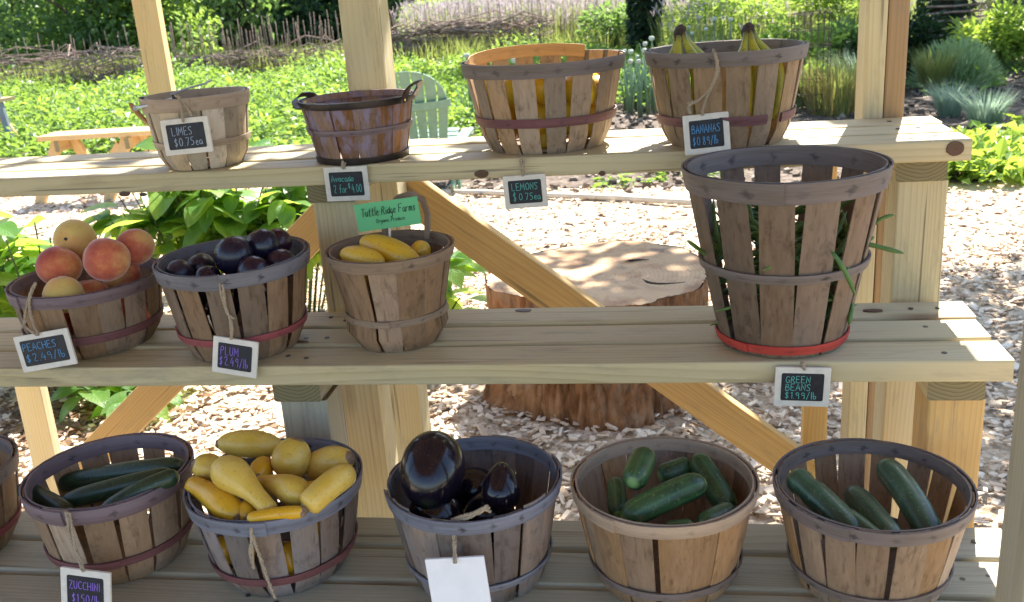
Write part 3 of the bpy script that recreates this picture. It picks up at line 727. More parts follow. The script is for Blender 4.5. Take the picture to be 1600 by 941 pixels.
mb.grid([[tuple(pt+nn*(.0025-h)+sx*math.cos(a)*.0105*q+sy*math.sin(a)*.0050*q) for a in np.linspace(0, 2*math.pi, 13)[:-1]] for q, h in ((1, .002), (.98, 0), (.05, -.0006))], closed=True)
mb.build('sticker', M_STICKER, e)
mb = MB(); q0 = Vector(c0); ax = (Vector(c0)-Vector(c1)).normalized()
mb.sweep([q0-ax*.016, q0-ax*.004, q0+ax*.004, q0+ax*.020, q0+ax*.028], [.026, .014, .008, .0055, .006], 10, mod=lambda th, v: 1+.25*math.cos(5*th)*(1-v))
mb.build('stem', V_GSTEM, e)
c0, c1 = Q(784, 722, 1.345), Q(782, 800, 1.30)
e = eggplant('slim eggplant standing tip up at the right of its basket', c0, c1, .0300, .5)
mb = MB(); q0 = Vector(c0); ax = (Vector(c0)-Vector(c1)).normalized()
mb.sweep([q0-ax*.005, q0, q0+ax*.004], [.012, .0085, .004], 10); mb.build('stem', V_GSTEM, e)
for a_, Ya, b_, Yb, r_, lab in (((640, 800), 1.32, (720, 815), 1.30, .042, 'eggplant lying in the shade at the bottom of its basket, left'), ((730, 800), 1.36, (800, 812), 1.33, .042, 'eggplant lying in the shade at the bottom of its basket, right'), ((700, 760), 1.42, (780, 770), 1.42, .038, 'eggplant lying in the shade at the back of its basket')):
    eggplant(lab, Q(*a_, Ya), Q(*b_, Yb), r_, .1)
# --- cucumbers
G = 'cucumbers in the tan basket'
def cuc(label, a, Ya, b, Yb, r, bend=(0, 0, 0), mat=V_CUC): return veg('cucumber', label, 'cucumber', G, Q(*a, Ya), Q(*b, Yb), p_sausage(r, .20, .20), mat, bend, n=18, lump=.03)
cuc('cucumber end-on with a pale star, propped at the back left', (988, 756), 1.315, (1010, 708), 1.40, .0195)
cuc('long cucumber lying diagonally across the middle', (972, 812), 1.275, (1102, 752), 1.34, .0205, (0, 0, .004))
cuc('dark cucumber leaning on the back right wall', (1086, 712), 1.445, (1142, 800), 1.36, .0195)
cuc('slim yellowish cucumber standing against the left wall', (962, 750), 1.38, (966, 806), 1.30, .0145)
cuc('cucumber low at the right, mostly hidden by the rim', (1095, 822), 1.27, (1145, 798), 1.33, .0170)
cuc('cucumber at the bottom front with only its top showing', (1035, 832), 1.25, (1085, 826), 1.26, .0150)
cuc('cucumber lying underneath in the shade at the back', (1030, 745), 1.42, (1080, 728), 1.45, .0180)
# --- fat zucchini, right basket
G = 'fat zucchini in the right basket'
def zu(label, a, Ya, b, Yb, r, bend=(0, 0, 0), prof=None): return veg('zucchini', label, 'zucchini', G, Q(*a, Ya), Q(*b, Yb), prof or p_sausage(r, .18, .16), V_ZUC2, bend, n=16, lump=.03)
def creased(t): return p_sausage(.0205, .14, .14)(t)*(1-.16*math.exp(-((t-.24)/.035)**2))
zu('fat creased zucchini at the left of the right-hand basket', (1237, 742), 1.38, (1342, 842), 1.26, .0205, (0, 0, .004), creased)
zu('small pale zucchini beside the creased one', (1318, 800), 1.30, (1376, 846), 1.245, .0120)
zu('middle zucchini of the right-hand basket, pointing forward', (1328, 768), 1.40, (1400, 852), 1.255, .0195, (0, 0, .003))
zu('long dark zucchini leaning on the back wall, right of the others', (1378, 722), 1.43, (1462, 850), 1.28, .0205, (.004, 0, .004))
# --- peaches
def peach_mat(nm='peach_skin', sh=0.0):
    t = NT(nm); co = t.objco((1,1,1), False); oi = t.n('ObjectInfo')
    n = t.noise(t.objco((1,1,1)), 19, 6, .68); sp = t.n('SeparateXYZ'); t.set(sp.inputs[0], co)
    g = t.math('MULTIPLY_ADD', sp.outputs[0], 10.0, .5)
    f = t.math('ADD', t.math('MULTIPLY_ADD', g, .42, sh-.06), t.math('MULTIPLY', n, .85))
    c = t.ramp(f, [(.22, (.60, .43, .13)), (.42, (.62, .32, .11)), (.58, (.48, .13, .065)), (.8, (.30, .040, .04))])
    sp2 = t.noise(t.objco((1,1,1)), 150, 3, .6)
    c = t.mix(t.ramp(sp2, [(.6, 0.0), (.75, .35)]), c, (.35, .16, .05))
    return t.done(t.pbsdf(c, .75, t.bump(sp2, .08, .001), .25, Sheen__Weight=.5, Sheen__Roughness=.4))
V_PEACH = peach_mat(); V_PEACH2 = peach_mat('pale_peach_skin', -.30)
def plum_mat():
    t = NT('plum_skin'); n = t.noise(t.objco((1,1,1)), 20, 4, .6); oi = t.n('ObjectInfo')
    c = t.mix(t.math('POWER', oi.outputs['Random'], 3.0), (.010, .008, .024), (.032, .008, .018))
    c = t.mix(t.ramp(n, [(.55, 0.0), (.85, .35)]), c, (.05, .045, .075))
    return t.done(t.pbsdf(c, t.math('MULTIPLY_ADD', n, .30, .14), None, .5))
V_PLUM = plum_mat()
def citrus_mat():
    t = NT('lemon_skin'); n = t.noise(t.objco((1,1,1)), 300, 2, .5); oi = t.n('ObjectInfo')
    c = t.mix(oi.outputs['Random'], (.75, .42, .02), (.72, .52, .03))
    return t.done(t.pbsdf(c, .4, t.bump(n, .3, .001), .5))
V_LEM = citrus_mat()
def round_fruit(name, label, cat, group, c, r, mat, cleft=.0, rot=(0, 0, 0), sq_=1.0, pointy=0.0, n=24):
    from mathutils import Euler
    m = Matrix.Translation(Vector(c)) @ Matrix.Rotation(rot[0], 4, 'X') @ Matrix.Rotation(rot[1], 4, 'Y') @ Matrix.Rotation(rot[2], 4, 'Z'); mb = MB(); rows = []
    for i in range(1, n//2+6):
        ph = math.pi*i/(n//2+6); row = []
        for k in range(n):
            th = 2*math.pi*k/n; q = r*(1+.045*mnoise.noise((math.sin(ph)*math.cos(th)*1.1+r*900, math.sin(ph)*math.sin(th)*1.1, math.cos(ph)*1.1+c[0]*50)))
            dth = min(abs(th), 2*math.pi-th); q *= 1-cleft*math.exp(-(dth/.22)**2)*math.sin(ph)**.4
            dim = 1-(cleft*2.6)*math.exp(-(ph/.28)**2)
            row.append((q*math.sin(ph)*math.cos(th), q*math.sin(ph)*math.sin(th), q*math.cos(ph)*dim*sq_*(1+pointy*abs(math.cos(ph))**4)))
        rows.append(row)
    mb.grid(rows[::-1], closed=True)
    nr = len(rows); mb.face([k for k in range(n)][::-1]); mb.face([(nr-1)*n+k for k in range(n)])
    o = mb.build(name, mat, None, m, 180); return tag(o, label, cat, group)
G = 'peaches in the heaped basket'
def peach(label, px, Y, r, rot, mt=None): return round_fruit('peach', label, 'peach', G, Q(*px, Y), r, mt or V_PEACH, .075, rot, .95)
pk = peach('pale yellow peach on top of the heap, stem hollow facing out', (117, 375), 1.69, .0405, (rad(72), rad(4), rad(-96)), V_PEACH2)
mb = MB(); mb.sweep([(0, 0, .026), (0, 0, .0345)], [.0045, .003], 8); mb.build('stem_scar', V_CROWN, pk)
peach('red-blushed peach at the left of the heap', (92, 416), 1.615, .0405, (rad(-25), rad(25), rad(200)))
peach('pink peach with a yellow cheek at the front right of the heap', (166, 405), 1.595, .0420, (rad(-35), rad(-20), rad(-130)))
peach('orange-pink peach against the right rim', (211, 386), 1.66, .0365, (rad(-20), rad(-30), rad(-150)))
pk = peach('yellow peach low at the front with a small blue sticker', (99, 460), 1.565, .0360, (rad(10), rad(190), rad(30)), V_PEACH2)
mb = MB(); a = Q(105, 426, 1.60)
mb.sweep([a+Vector((0, 0, -.002)), a, a+Vector((0, -.001, .0015))], [.0065, .006, .002], 10); mb.build('sticker', M_STICKB, pk)
peach('peach deep in the basket seen between the slats', (140, 465), 1.63, .0385, (0, 0, 2)); peach('peach at the back of the basket, almost hidden', (190, 430), 1.70, .0380, (0, 1, 1))
for k, (px, py, Y) in enumerate(((90, 505, 1.615), (150, 500, 1.60), (205, 490, 1.635), (120, 480, 1.70))):
    tag(round_fruit('peach', 'peach in the bottom layer glimpsed through the slats of its basket', 'peach', G, Q(px, py, Y), .038, V_PEACH, .04, (k, 2*k, k), .95))
G = 'plums in the grey-rimmed basket'
def plum(label, px, Y, r, rot=(0, 0, 0)): return round_fruit('plum', label, 'plum', G, Q(*px, Y), r, V_PLUM, .03, rot, 1.06)
plum('large black plum at the front top of the heap', (366, 400), 1.60, .0355, (.3, .4, 0)); plum('shiny black plum at the upper right of the heap', (411, 384), 1.645, .0310, (.2, -.3, 1))
plum('black plum behind the upper right one', (434, 379), 1.69, .0270, (1, .2, 0)); plum('plum with a blue sheen at the front left rim', (281, 430), 1.585, .0275, (.4, 0, 2))
plum('plum in the shade left of the largest', (314, 420), 1.63, .0275, (0, .6, 1)); plum('small plum peeping over the front rim', (325, 436), 1.565, .0240, (0, 1, 1))
plum('reddish plum at the front right rim', (396, 424), 1.575, .0290, (1, 1, 1)); plum('plum against the right wall of the basket', (440, 412), 1.615, .0270, (0, 2, 1))
plum('plum at the far left against the wall', (262, 422), 1.64, .0250, (2, 1, 1)); plum('plum at the back, under the top pair', (385, 402), 1.69, .0290, (2, 0, 1))
for k, (px, py, Y) in enumerate(((300, 470, 1.60), (350, 480, 1.575), (405, 475, 1.595), (340, 455, 1.66), (390, 455, 1.65))):
    round_fruit('plum', 'plum in the bottom layer glimpsed through the slats of its basket', 'plum', G, Q(px, py, Y), .028, V_PLUM, .02, (k, k, k), 1.05)
# --- small yellow squash in the handled basket
G = 'small yellow squash in the handled basket'
def yv(label, a, Ya, b, Yb, r): return veg('small_squash', label, 'squash', G, Q(*a, Ya), Q(*b, Yb), p_egg(r, 0), V_DEL, n=18)
yv('oval yellow squash at the left of the handled basket', (533, 396), 1.62, (600, 412), 1.58, .0220)
yv('long yellow squash with brown scuffs propped up in the middle', (564, 376), 1.665, (655, 412), 1.60, .0262)
yv('round end of a yellow squash at the right of the handled basket', (642, 386), 1.66, (672, 398), 1.66, .0195)
yv('yellow squash underneath the others in the handled basket', (560, 430), 1.64, (650, 425), 1.65, .0260)
# --- lemons
G = 'lemons in the wide basket'
for k, (px, py, Y) in enumerate(((778, 150, 1.91), (812, 140, 1.875), (856, 138, 1.87), (905, 140, 1.89), (930, 145, 1.95), (790, 190, 1.90), (840, 185, 1.875), (890, 185, 1.885), (915, 190, 1.93), (826, 130, 1.96), (870, 136, 1.95), (905, 128, 1.97), (850, 210, 1.90), (780, 135, 1.97))):
    round_fruit('lemon', 'yellow lemon seen between the slats of the broken-rimmed basket', 'lemon', G, Q(px, py, Y), .033, V_LEM, .0, (k*.7, k*1.3, k), 1.1, .16, 18)
# --- bananas
def bunch(label, tip, fingers):
    root = thing('banana_bunch', label, 'bananas', tip, 0, 'banana bunches in the wide basket')
    tip = Vector(tip)
    for (dx, dy, bx, by, L, r) in fingers:
        pts = []; rr = []; N = 16
        for i in range(N+1):
            t = i/N; s_ = math.sin(t*2.2)
            e_ = min(1, t/.45); e_ = e_*e_*(3-2*e_); pts.append(Vector((dx*(.22+.78*e_)+bx*math.sin(t*math.pi*.85), dy*(.22+.78*e_)+by*math.sin(t*math.pi*.85), -L*t)))
            rr.append(.0062+(r-.0062)*min(1, max(0, (t-.16)/.22))**.8 if t < .85 else max(.003, r*(1-((t-.85)/.15)**1.5*.85)))
        mb = MB(); mb.sweep(pts, rr, 10, mod=lambda th, v: 1+.05*math.cos(5*th)); mb.build('banana', V_BAN, root, None, 180)
    mb = MB(); mb.sweep([(0, 0, -.016), (0, 0, -.004), (.002, 0, .008), (.001, 0, .013)], [.010, .0115, .0095, .004], 9, mod=lambda th, v: 1+.25*mnoise.noise((math.cos(th)*2, math.sin(th)*2, v*3)))
    mb.build('crown', V_CROWN, root)
bunch('left bunch of greenish bananas, brown stems above the rim', Q(1062, 50, 1.90), ((-.014, .01, -.004, 0, .17, .0150), (-.002, -.012, -.004, -.018, .17, .0155), (.022, -.010, .012, -.022, .175, .0160), (.03, .016, .02, .01, .17, .0150)))
bunch('right bunch of greenish bananas, single dark stem above the rim', Q(1168, 47, 1.90), ((-.006, -.01, -.010, -.032, .175, .0165), (.012, -.012, .010, -.036, .18, .0165), (.030, .0, .022, -.016, .17, .0155), (.012, .016, .012, .02, .17, .0150)))
# --- green beans
G = 'green beans in the tall basket'
def bean(label, pts, r=.0042):
    pts = [Vector(p) for p in pts]; m = Matrix.Translation(pts[0]); N = 9; o = []
    a, b, c = pts[0], pts[len(pts)//2], pts[-1]
    for i in range(N+1):
        t = i/N; o.append((a*(1-t)**2+b*2*t*(1-t)+c*t*t)-pts[0])
    rr = [r*(.3+.7*min(1, min(i/N, 1-i/N)*6))*(1+.07*math.sin(i*2.3)) for i in range(N+1)]
    rr = [q*.88 for q in rr]; mb = MB(); mb.sweep(o, rr, 7); ob = mb.build('green_bean', V_BEAN, None, m, 180); return tag(ob, label, 'green bean', G)
bean('green bean poking out through the left side above the middle hoop', (Q(1074, 376, 1.56), Q(1090, 388, 1.57), Q(1112, 404, 1.60)), .0040)
bean('long green bean hanging out over the front of the middle hoop', (Q(1298, 392, 1.49), Q(1322, 418, 1.475), Q(1336, 462, 1.485)), .0044)
bean('green bean sticking straight out of the right side', (Q(1340, 378, 1.58), Q(1372, 385, 1.57), Q(1413, 396, 1.565)), .0044)
bean('small curled green bean high on the right side', (Q(1366, 352, 1.60), Q(1376, 338, 1.60), Q(1398, 336, 1.60)), .0036)
bean('short bean tip beside the straight one on the right side', (Q(1345, 372, 1.585), Q(1355, 378, 1.58), Q(1366, 370, 1.58)), .0040)
bean('bean leaning out low on the right side', (Q(1332, 470, 1.58), Q(1330, 490, 1.56), Q(1326, 508, 1.56)), .0045)
for k in range(120):
    z = ZM+.02+.185*math.sqrt(random.random()); rr_ = (.104+.060*(z-ZM)/.306)-.026
    ang = random.uniform(0, 6.283); q = rr_*random.choice((1, 1, 1, random.random()))
    c = Vector((.200+q*math.cos(ang), 1.628+q*math.sin(ang), z)); tdir = ang+math.pi/2+random.uniform(-.5, .5)
    L = random.uniform(.045, .075); dv = Vector((math.cos(tdir)*L, math.sin(tdir)*L, random.uniform(-.05, .05)))
    inw = Vector((-math.cos(ang), -math.sin(ang), 0))*.012
    bean('green bean among the pile inside the tall basket', (c-dv+inw, c+Vector((0, 0, random.uniform(-.015, .015))), c+dv+inw), random.uniform(.0036, .0048))

# ================================================================== SIGNS
GL = {
'A': [[(0,0),(.3,1),(.62,0)],[(.1,.36),(.52,.36)]], 'B': [[(.05,0),(.05,1),(.4,.95),(.5,.76),(.4,.55),(.05,.52)],[(.05,.52),(.5,.48),(.6,.25),(.45,.03),(.05,0)]],
'C': [[(.58,.85),(.4,1),(.15,.9),(.02,.55),(.08,.18),(.3,0),(.58,.12)]], 'E': [[(.55,1),(.05,1),(.05,0),(.58,0)],[(.05,.52),(.45,.52)]],
'F': [[(.6,1),(.05,.98),(.05,0)],[(.05,.52),(.45,.54)]], 'G': [[(.58,.85),(.4,1),(.15,.9),(.02,.55),(.08,.15),(.3,0),(.56,.12),(.58,.42),(.34,.42)]],
'H': [[(.05,1),(.05,0)],[(.58,1),(.58,0)],[(.05,.5),(.58,.5)]], 'I': [[(.12,1),(.12,0)]], 'L': [[(.05,1),(.05,0),(.55,.02)]],
'M': [[(.02,0),(.1,1),(.36,.3),(.62,1),(.7,0)]], 'N': [[(.05,0),(.05,1),(.55,0),(.57,1)]], 'O': [[(.3,1),(.08,.82),(.02,.5),(.1,.15),(.32,0),(.55,.18),(.6,.52),(.52,.86),(.3,1)]],
'P': [[(.05,0),(.05,1),(.42,.96),(.56,.75),(.44,.52),(.05,.48)]], 'R': [[(.05,0),(.05,1),(.42,.96),(.55,.76),(.42,.54),(.05,.5)],[(.25,.5),(.6,0)]],
'S': [[(.55,.86),(.36,1),(.12,.92),(.06,.72),(.28,.54),(.5,.36),(.48,.12),(.26,0),(.03,.12)]], 'T': [[(0,.98),(.62,1)],[(.3,1),(.3,0)]],
'U': [[(.05,1),(.05,.25),(.2,.02),(.42,.04),(.55,.28),(.55,1)]], 'Z': [[(.03,.98),(.56,1),(.03,0),(.6,.02)]],
'a': [[(.42,.5),(.2,.6),(.03,.4),(.05,.1),(.22,0),(.42,.18),(.43,.55),(.44,.08),(.52,0)]], 'b': [[(.05,1.05),(.05,.02),(.3,0),(.45,.22),(.35,.48),(.05,.4)]],
'c': [[(.42,.48),(.24,.6),(.06,.42),(.05,.15),(.22,0),(.44,.1)]], 'd': [[(.42,.5),(.2,.58),(.04,.36),(.07,.08),(.25,0),(.43,.2),(.46,1.05),(.44,.05),(.52,0)]],
'e': [[(.06,.3),(.42,.34),(.36,.55),(.18,.58),(.04,.32),(.1,.06),(.28,0),(.46,.12)]], 'f': [[(.42,.98),(.28,1.05),(.2,.85),(.18,0)],[(.02,.55),(.4,.58)]],
'g': [[(.42,.5),(.2,.6),(.04,.36),(.1,.08),(.3,.06),(.43,.5),(.42,-.25),(.26,-.42),(.05,-.3)]], 'h': [[(.05,1.05),(.05,0)],[(.05,.35),(.25,.55),(.4,.45),(.42,0)]],
'i': [[(.1,.55),(.1,.05),(.16,0)],[(.1,.78),(.11,.82)]], 'l': [[(.1,1.05),(.08,.05),(.16,0)]], 'm': [[(.03,.55),(.04,0)],[(.04,.38),(.18,.56),(.28,.42),(.28,0)],[(.28,.4),(.44,.56),(.54,.42),(.55,0)]],
'n': [[(.04,.55),(.04,0)],[(.04,.38),(.24,.56),(.38,.42),(.4,0)]], 'o': [[(.24,.58),(.05,.42),(.05,.12),(.24,0),(.44,.16),(.44,.44),(.24,.58)]],
'r': [[(.05,.58),(.06,0)],[(.06,.35),(.2,.54),(.38,.54)]], 's': [[(.38,.5),(.2,.58),(.07,.44),(.3,.26),(.32,.08),(.16,0),(.02,.08)]], 't': [[(.2,.95),(.18,.1),(.3,0),(.4,.06)],[(.02,.62),(.4,.66)]],
'u': [[(.04,.56),(.05,.12),(.2,0),(.38,.18)],[(.4,.56),(.4,.04),(.48,0)]], 'v': [[(.02,.56),(.2,0),(.4,.58)]], 'x': [[(0,.5),(.4,0)],[(.4,.5),(0,0)]],
'0': [[(.28,1),(.08,.8),(.03,.45),(.12,.1),(.3,0),(.5,.2),(.55,.55),(.46,.88),(.28,1)]], '1': [[(.05,.8),(.2,1),(.2,0)]], '2': [[(.05,.8),(.2,1),(.45,.92),(.48,.68),(.05,0),(.55,.03)]],
'4': [[(.3,1),(.02,.38),(.56,.4)],[(.42,.72),(.42,0)]], '5': [[(.52,1),(.12,.98),(.08,.58),(.36,.62),(.53,.36),(.4,.06),(.05,.04)]], '7': [[(.03,.98),(.55,1),(.22,0)]],
'8': [[(.3,.54),(.1,.74),(.18,.97),(.4,.98),(.48,.76),(.3,.54),(.06,.28),(.16,.02),(.42,.02),(.52,.28),(.3,.54)]], '9': [[(.5,.7),(.34,.98),(.1,.88),(.08,.6),(.3,.5),(.5,.7),(.46,0)]],
'$': [[(.48,.8),(.3,.9),(.08,.8),(.1,.58),(.42,.4),(.44,.18),(.24,.08),(.03,.18)],[(.27,1.08),(.25,-.08)]], '.': [[(.06,.02),(.09,.04)]], '/': [[(.02,-.12),(.38,1.05)]], ' ': []}
def adv(ch): return {'M': .92, 'm': .74, 'I': .34, 'i': .30, 'l': .28, '.': .26, '1': .38, ' ': .42}.get(ch, .76 if ch.isupper() or ch.isdigit() or ch in '$' else .58)
def write(mb, text, x, z, hgt, width, y, r, slant=0.0):
    tot = sum(adv(c) for c in text); sx = width/tot; cx = x
    for ch in text:
        jz = random.uniform(-.03, .03)*hgt
        for st in GL[ch]:
            q = []
            for i in range(len(st)-1):         # round the strokes
                a, b = st[i], st[i+1]
                for t in (0, .5): q.append((a[0]+(b[0]-a[0])*t, a[1]+(b[1]-a[1])*t))
            q.append(st[-1])
            if len(st) > 5:
                q = [q[0]]+[((q[i-1][0]+2*q[i][0]+q[i+1][0])/4, (q[i-1][1]+2*q[i][1]+q[i+1][1])/4) for i in range(1, len(q)-1)]+[q[-1]]
            pts = [(cx+(a+slant*b)*sx, y, z+jz+b*hgt) for a, b in q]
            mb.sweep(pts, r, 5, up=(0, 1, 0))
        cx += adv(ch)*sx
M_FRAME = simple('white_painted_wood', (.66, .62, .56), .7, .4, .1, 50, .3)
def slate():
    t = NT('black_chalkboard'); n = t.noise(t.objco((30, 30, 30)), 3, 5, .7)
    c = t.mix(t.ramp(n, [(.4, 0.0), (.8, .6)]), (.010, .011, .017), (.035, .038, .052))
    return t.done(t.pbsdf(c, .55, None, .4))
M_SLATE = slate()
def ink(name, c):
    t = NT(name); n = t.noise(t.objco((1, 1, 1)), 900, 3, .7)
    return t.done(t.pbsdf(t.mix(t.ramp(n, [(.35, .65), (.6, 0.0)]), c, [x*.35 for x in c]), .8, None, .2))
INK_T = ink('teal_chalk', (.16, .62, .55)); INK_B = ink('blue_chalk', (.13, .42, .80)); INK_L = ink('lilac_chalk', (.36, .40, .74)); INK_V = ink('violet_chalk', (.36, .22, .86)); INK_P = ink('pale_chalk', (.50, .60, .78))
def rrect(w_, h_, r, seg=4):
    o = []
    for cx, cz, a0 in ((w_/2-r, h_/2-r, 0), (-w_/2+r, h_/2-r, 90), (-w_/2+r, -h_/2+r, 180), (w_/2-r, -h_/2+r, 270)):
        for k in range(seg+1): a = rad(a0+90*k/seg); o.append((cx+r*math.cos(a), cz+r*math.sin(a)))
    return o
def plate(mb, w_, h_, r, y0, y1):
    o = rrect(w_, h_, r); n = len(o); b = len(mb.v)
    for y, k in ((y1, 1), (y0+.0006, 1), (y0, .985)): mb.v.extend((a*k, y, c*k) for a, c in o)
    for j in range(2):
        for i in range(n): mb.face((b+j*n+i, b+j*n+(i+1) % n, b+(j+1)*n+(i+1) % n, b+(j+1)*n+i))
    mb.face([b+i for i in range(n)]); mb.face([b+2*n+i for i in range(n)][::-1])
def rope(mb, pts, r=.0011, turns=None):
    """two twisted strands along pts"""
    pts = [Vector(p) for p in pts]; fine = []
    for i in range(len(pts)-1):
        p0 = pts[max(i-1, 0)]; p1, p2 = pts[i], pts[i+1]; p3 = pts[min(i+2, len(pts)-1)]
        for k in range(6):
            t = k/6; fine.append(.5*((2*p1)+(p2-p0)*t+(2*p0-5*p1+4*p2-p3)*t*t+(3*p1-p0-3*p2+p3)*t**3))
    fine.append(pts[-1]); L = 0
    for ph in (0, math.pi):
        out = []; L = 0
        for i, p in enumerate(fine):
            if i: L += (p-fine[i-1]).length
            tn = (fine[min(i+1, len(fine)-1)]-fine[max(i-1, 0)]).normalized(); a = tn.cross(Vector((.3, .9, .2))).normalized(); b = tn.cross(a)
            out.append(p+(a*math.cos(ph+L*650)+b*math.sin(ph+L*650))*r*.8)
        mb.sweep(out, r, 5)
def sign(label, TL, TR, BL, Y, lines, inkm, twine=(), blank=False, lean=0.0, yawd=0.0, margin=.19, name='chalkboard_sign', fray=None):
    a, b, c = Q(*TL, Y), Q(*TR, Y), Q(*BL, Y); ex = (b-a); W_ = ex.length; ex.normalize()
    dn = (c-a); H_ = dn.length; ez = -(dn-ex*dn.dot(ex)).normalized(); ey = ez.cross(ex)
    ctr = a+ex*W_/2-ez*H_/2
    m = Matrix.Translation(ctr) @ Matrix(((ex.x, ey.x, ez.x, 0), (ex.y, ey.y, ez.y, 0), (ex.z, ey.z, ez.z, 0), (0, 0, 0, 1))) @ Matrix.Rotation(rad(lean), 4, 'X') @ Matrix.Rotation(rad(yawd), 4, 'Z')
    root = thing(name, label, 'sign', group='hanging signs on the stand' if not blank else None, m=m)
    mb = MB(); plate(mb, W_, H_, .0016, -.0022, .0022); mb.build('frame' if not blank else 'card', M_FRAME if not blank else simple('white_card', (.80, .80, .82), .6, .4, .04, 30), root, None, 40)
    if not blank:
        bw, bh = W_-H_*margin*1.55, H_*(1-margin*1.55)
        mb = MB(); plate(mb, bw, bh, .003, -.0031, -.0022); bd = mb.build('board', M_SLATE, root, None, 40)
        mb = MB()
        for tx, x0, z0, hh, ww in lines: write(mb, tx, -bw/2+x0*bw, -bh/2+z0*bh, hh*bh, ww*bw, -.0033, .00052)
        mb.build('lettering', inkm, bd, None, 60)
    if twine:
        mb = MB(); inv = m.inverted()
        for path in twine: rope(mb, [inv @ (Q(x, y, yy)) for x, y, yy in path], 0.0019 if len(path) > 2 else .0014)
        mb.build('twine', M_TWINE, root, None, 180)
    return root
sign('chalkboard tag with pale writing hanging on the small pale basket', (249, 189), (323, 181), (258, 244), 1.782, [('LIMES', .14, .55, .32, .56), ('$0.75ea', .16, .12, .32, .76)], INK_P,
     [((277, 148, 1.79), (281, 160, 1.783), (285, 178, 1.780), (286, 191, 1.778)), ((277, 148, 1.795), (290, 165, 1.785), (300, 182, 1.786)), ((274, 150, 1.79), (280, 152, 1.785), (279, 156, 1.788))], lean=-5)
sign('chalkboard tag for two at a time, on the shelf edge under the lilac basket', (505, 262), (573, 259), (508, 315), 1.803, [('Avocado', .06, .60, .28, .68), ('2 for', .10, .14, .34, .42), ('$', .54, .32, .22, .09), ('4.00', .64, .14, .34, .32)], INK_T,
     [((536, 252, 1.797), (535, 258, 1.797), (537, 264, 1.798)), ((540, 254, 1.80), (537, 260, 1.797))])
sign('chalkboard tag on the shelf edge under the basket of lemons', (785, 276), (852, 271), (790, 327), 1.802, [('LEMONS', .10, .58, .30, .82), ('$', .12, .12, .38, .14), ('0.75ea', .30, .14, .30, .66)], INK_T,
     [((815, 245, 1.80), (814, 255, 1.797), (818, 264, 1.797), (817, 275, 1.797)), ((818, 246, 1.80), (818, 258, 1.796), (815, 268, 1.797))])
sign('chalkboard tag with bright blue writing hanging from the wide banana basket', (1066, 182), (1138, 174), (1071, 243), 1.782, [('BANANAS', .07, .54, .30, .86), ('$0.89/lb', .08, .12, .30, .76)], INK_B,
     [((1114, 78, 1.775), (1118, 88, 1.762), (1120, 105, 1.763), (1115, 128, 1.768), (1104, 152, 1.772), (1098, 172, 1.776), (1098, 180, 1.777)), ((1118, 82, 1.765), (1122, 112, 1.764), (1110, 138, 1.770), (1092, 156, 1.770), (1076, 166, 1.768), (1079, 178, 1.766)), ((1092, 156, 1.770), (1074, 162, 1.769)), ((1076, 166, 1.768), (1082, 158, 1.768))], lean=-4)
sign('tilted chalkboard tag hanging from the basket of peaches', (19, 528), (103, 513), (33, 582), 1.500, [('PEACHES', .04, .60, .28, .78), ('$2.49/lb', .06, .16, .30, .88)], INK_B,
     [((56, 442, 1.525), (48, 456, 1.51), (42, 480, 1.513), (38, 505, 1.508), (44, 514, 1.50), (58, 524, 1.496)), ((56, 442, 1.52), (46, 470, 1.508), (50, 500, 1.508), (60, 524, 1.496)), ((42, 500, 1.508), (34, 512, 1.50))], lean=-6)
sign('chalkboard tag with violet writing hanging from the basket of plums', (333, 525), (403, 536), (339, 580), 1.500, [('PLUM', .08, .54, .34, .56), ('$2.49/lb', .06, .14, .34, .86)], INK_V,
     [((341, 430, 1.492), (342, 446, 1.487), (349, 470, 1.492), (358, 495, 1.497), (361, 515, 1.498), (362, 530, 1.496)), ((345, 432, 1.49), (350, 460, 1.49), (354, 488, 1.495), (366, 498, 1.494)), ((358, 495, 1.497), (363, 512, 1.496), (361, 530, 1.495))], lean=-5)
sign('chalkboard tag with three lines of teal writing under the tall bean basket', (1212, 573), (1299, 575), (1210, 633), 1.502, [('GREEN', .10, .66, .24, .60), ('BEANS', .10, .38, .24, .62), ('$1.99/lb', .10, .08, .24, .76)], INK_T,
     [((1256, 564, 1.505), (1255, 569, 1.499), (1257, 578, 1.498)), ((1251, 566, 1.505), (1255, 572, 1.498))])
sign('chalkboard tag with violet writing on the zucchini basket, bottom left', (92, 888), (170, 898), (100, 950), 1.196, [('ZUCCHINI', .07, .58, .26, .86), ('$1.50/lb', .14, .14, .28, .76)], INK_V,
     [((103, 800, 1.232), (106, 815, 1.224), (110, 840, 1.226), (120, 868, 1.215), (130, 893, 1.193)), ((108, 801, 1.232), (113, 830, 1.224), (118, 856, 1.218), (132, 893, 1.193)), ((101, 799, 1.235), (110, 803, 1.228))], lean=-8)
sign('plain white tag hanging blank side out on the blue-grey basket', (663, 876), (755, 871), (682, 945), 1.192, [], None,
     [((712, 836, 1.222), (711, 850, 1.205), (710, 866, 1.200), (711, 880, 1.188)), ((706, 812, 1.225), (725, 806, 1.222), (742, 801, 1.222), (762, 790, 1.226)), ((712, 812, 1.222), (730, 810, 1.22), (765, 793, 1.226)), ((757, 796, 1.225), (767, 800, 1.224)), ((708, 812, 1.224), (709, 838, 1.214), (712, 880, 1.188))], blank=True, lean=-6, name='white_tag')
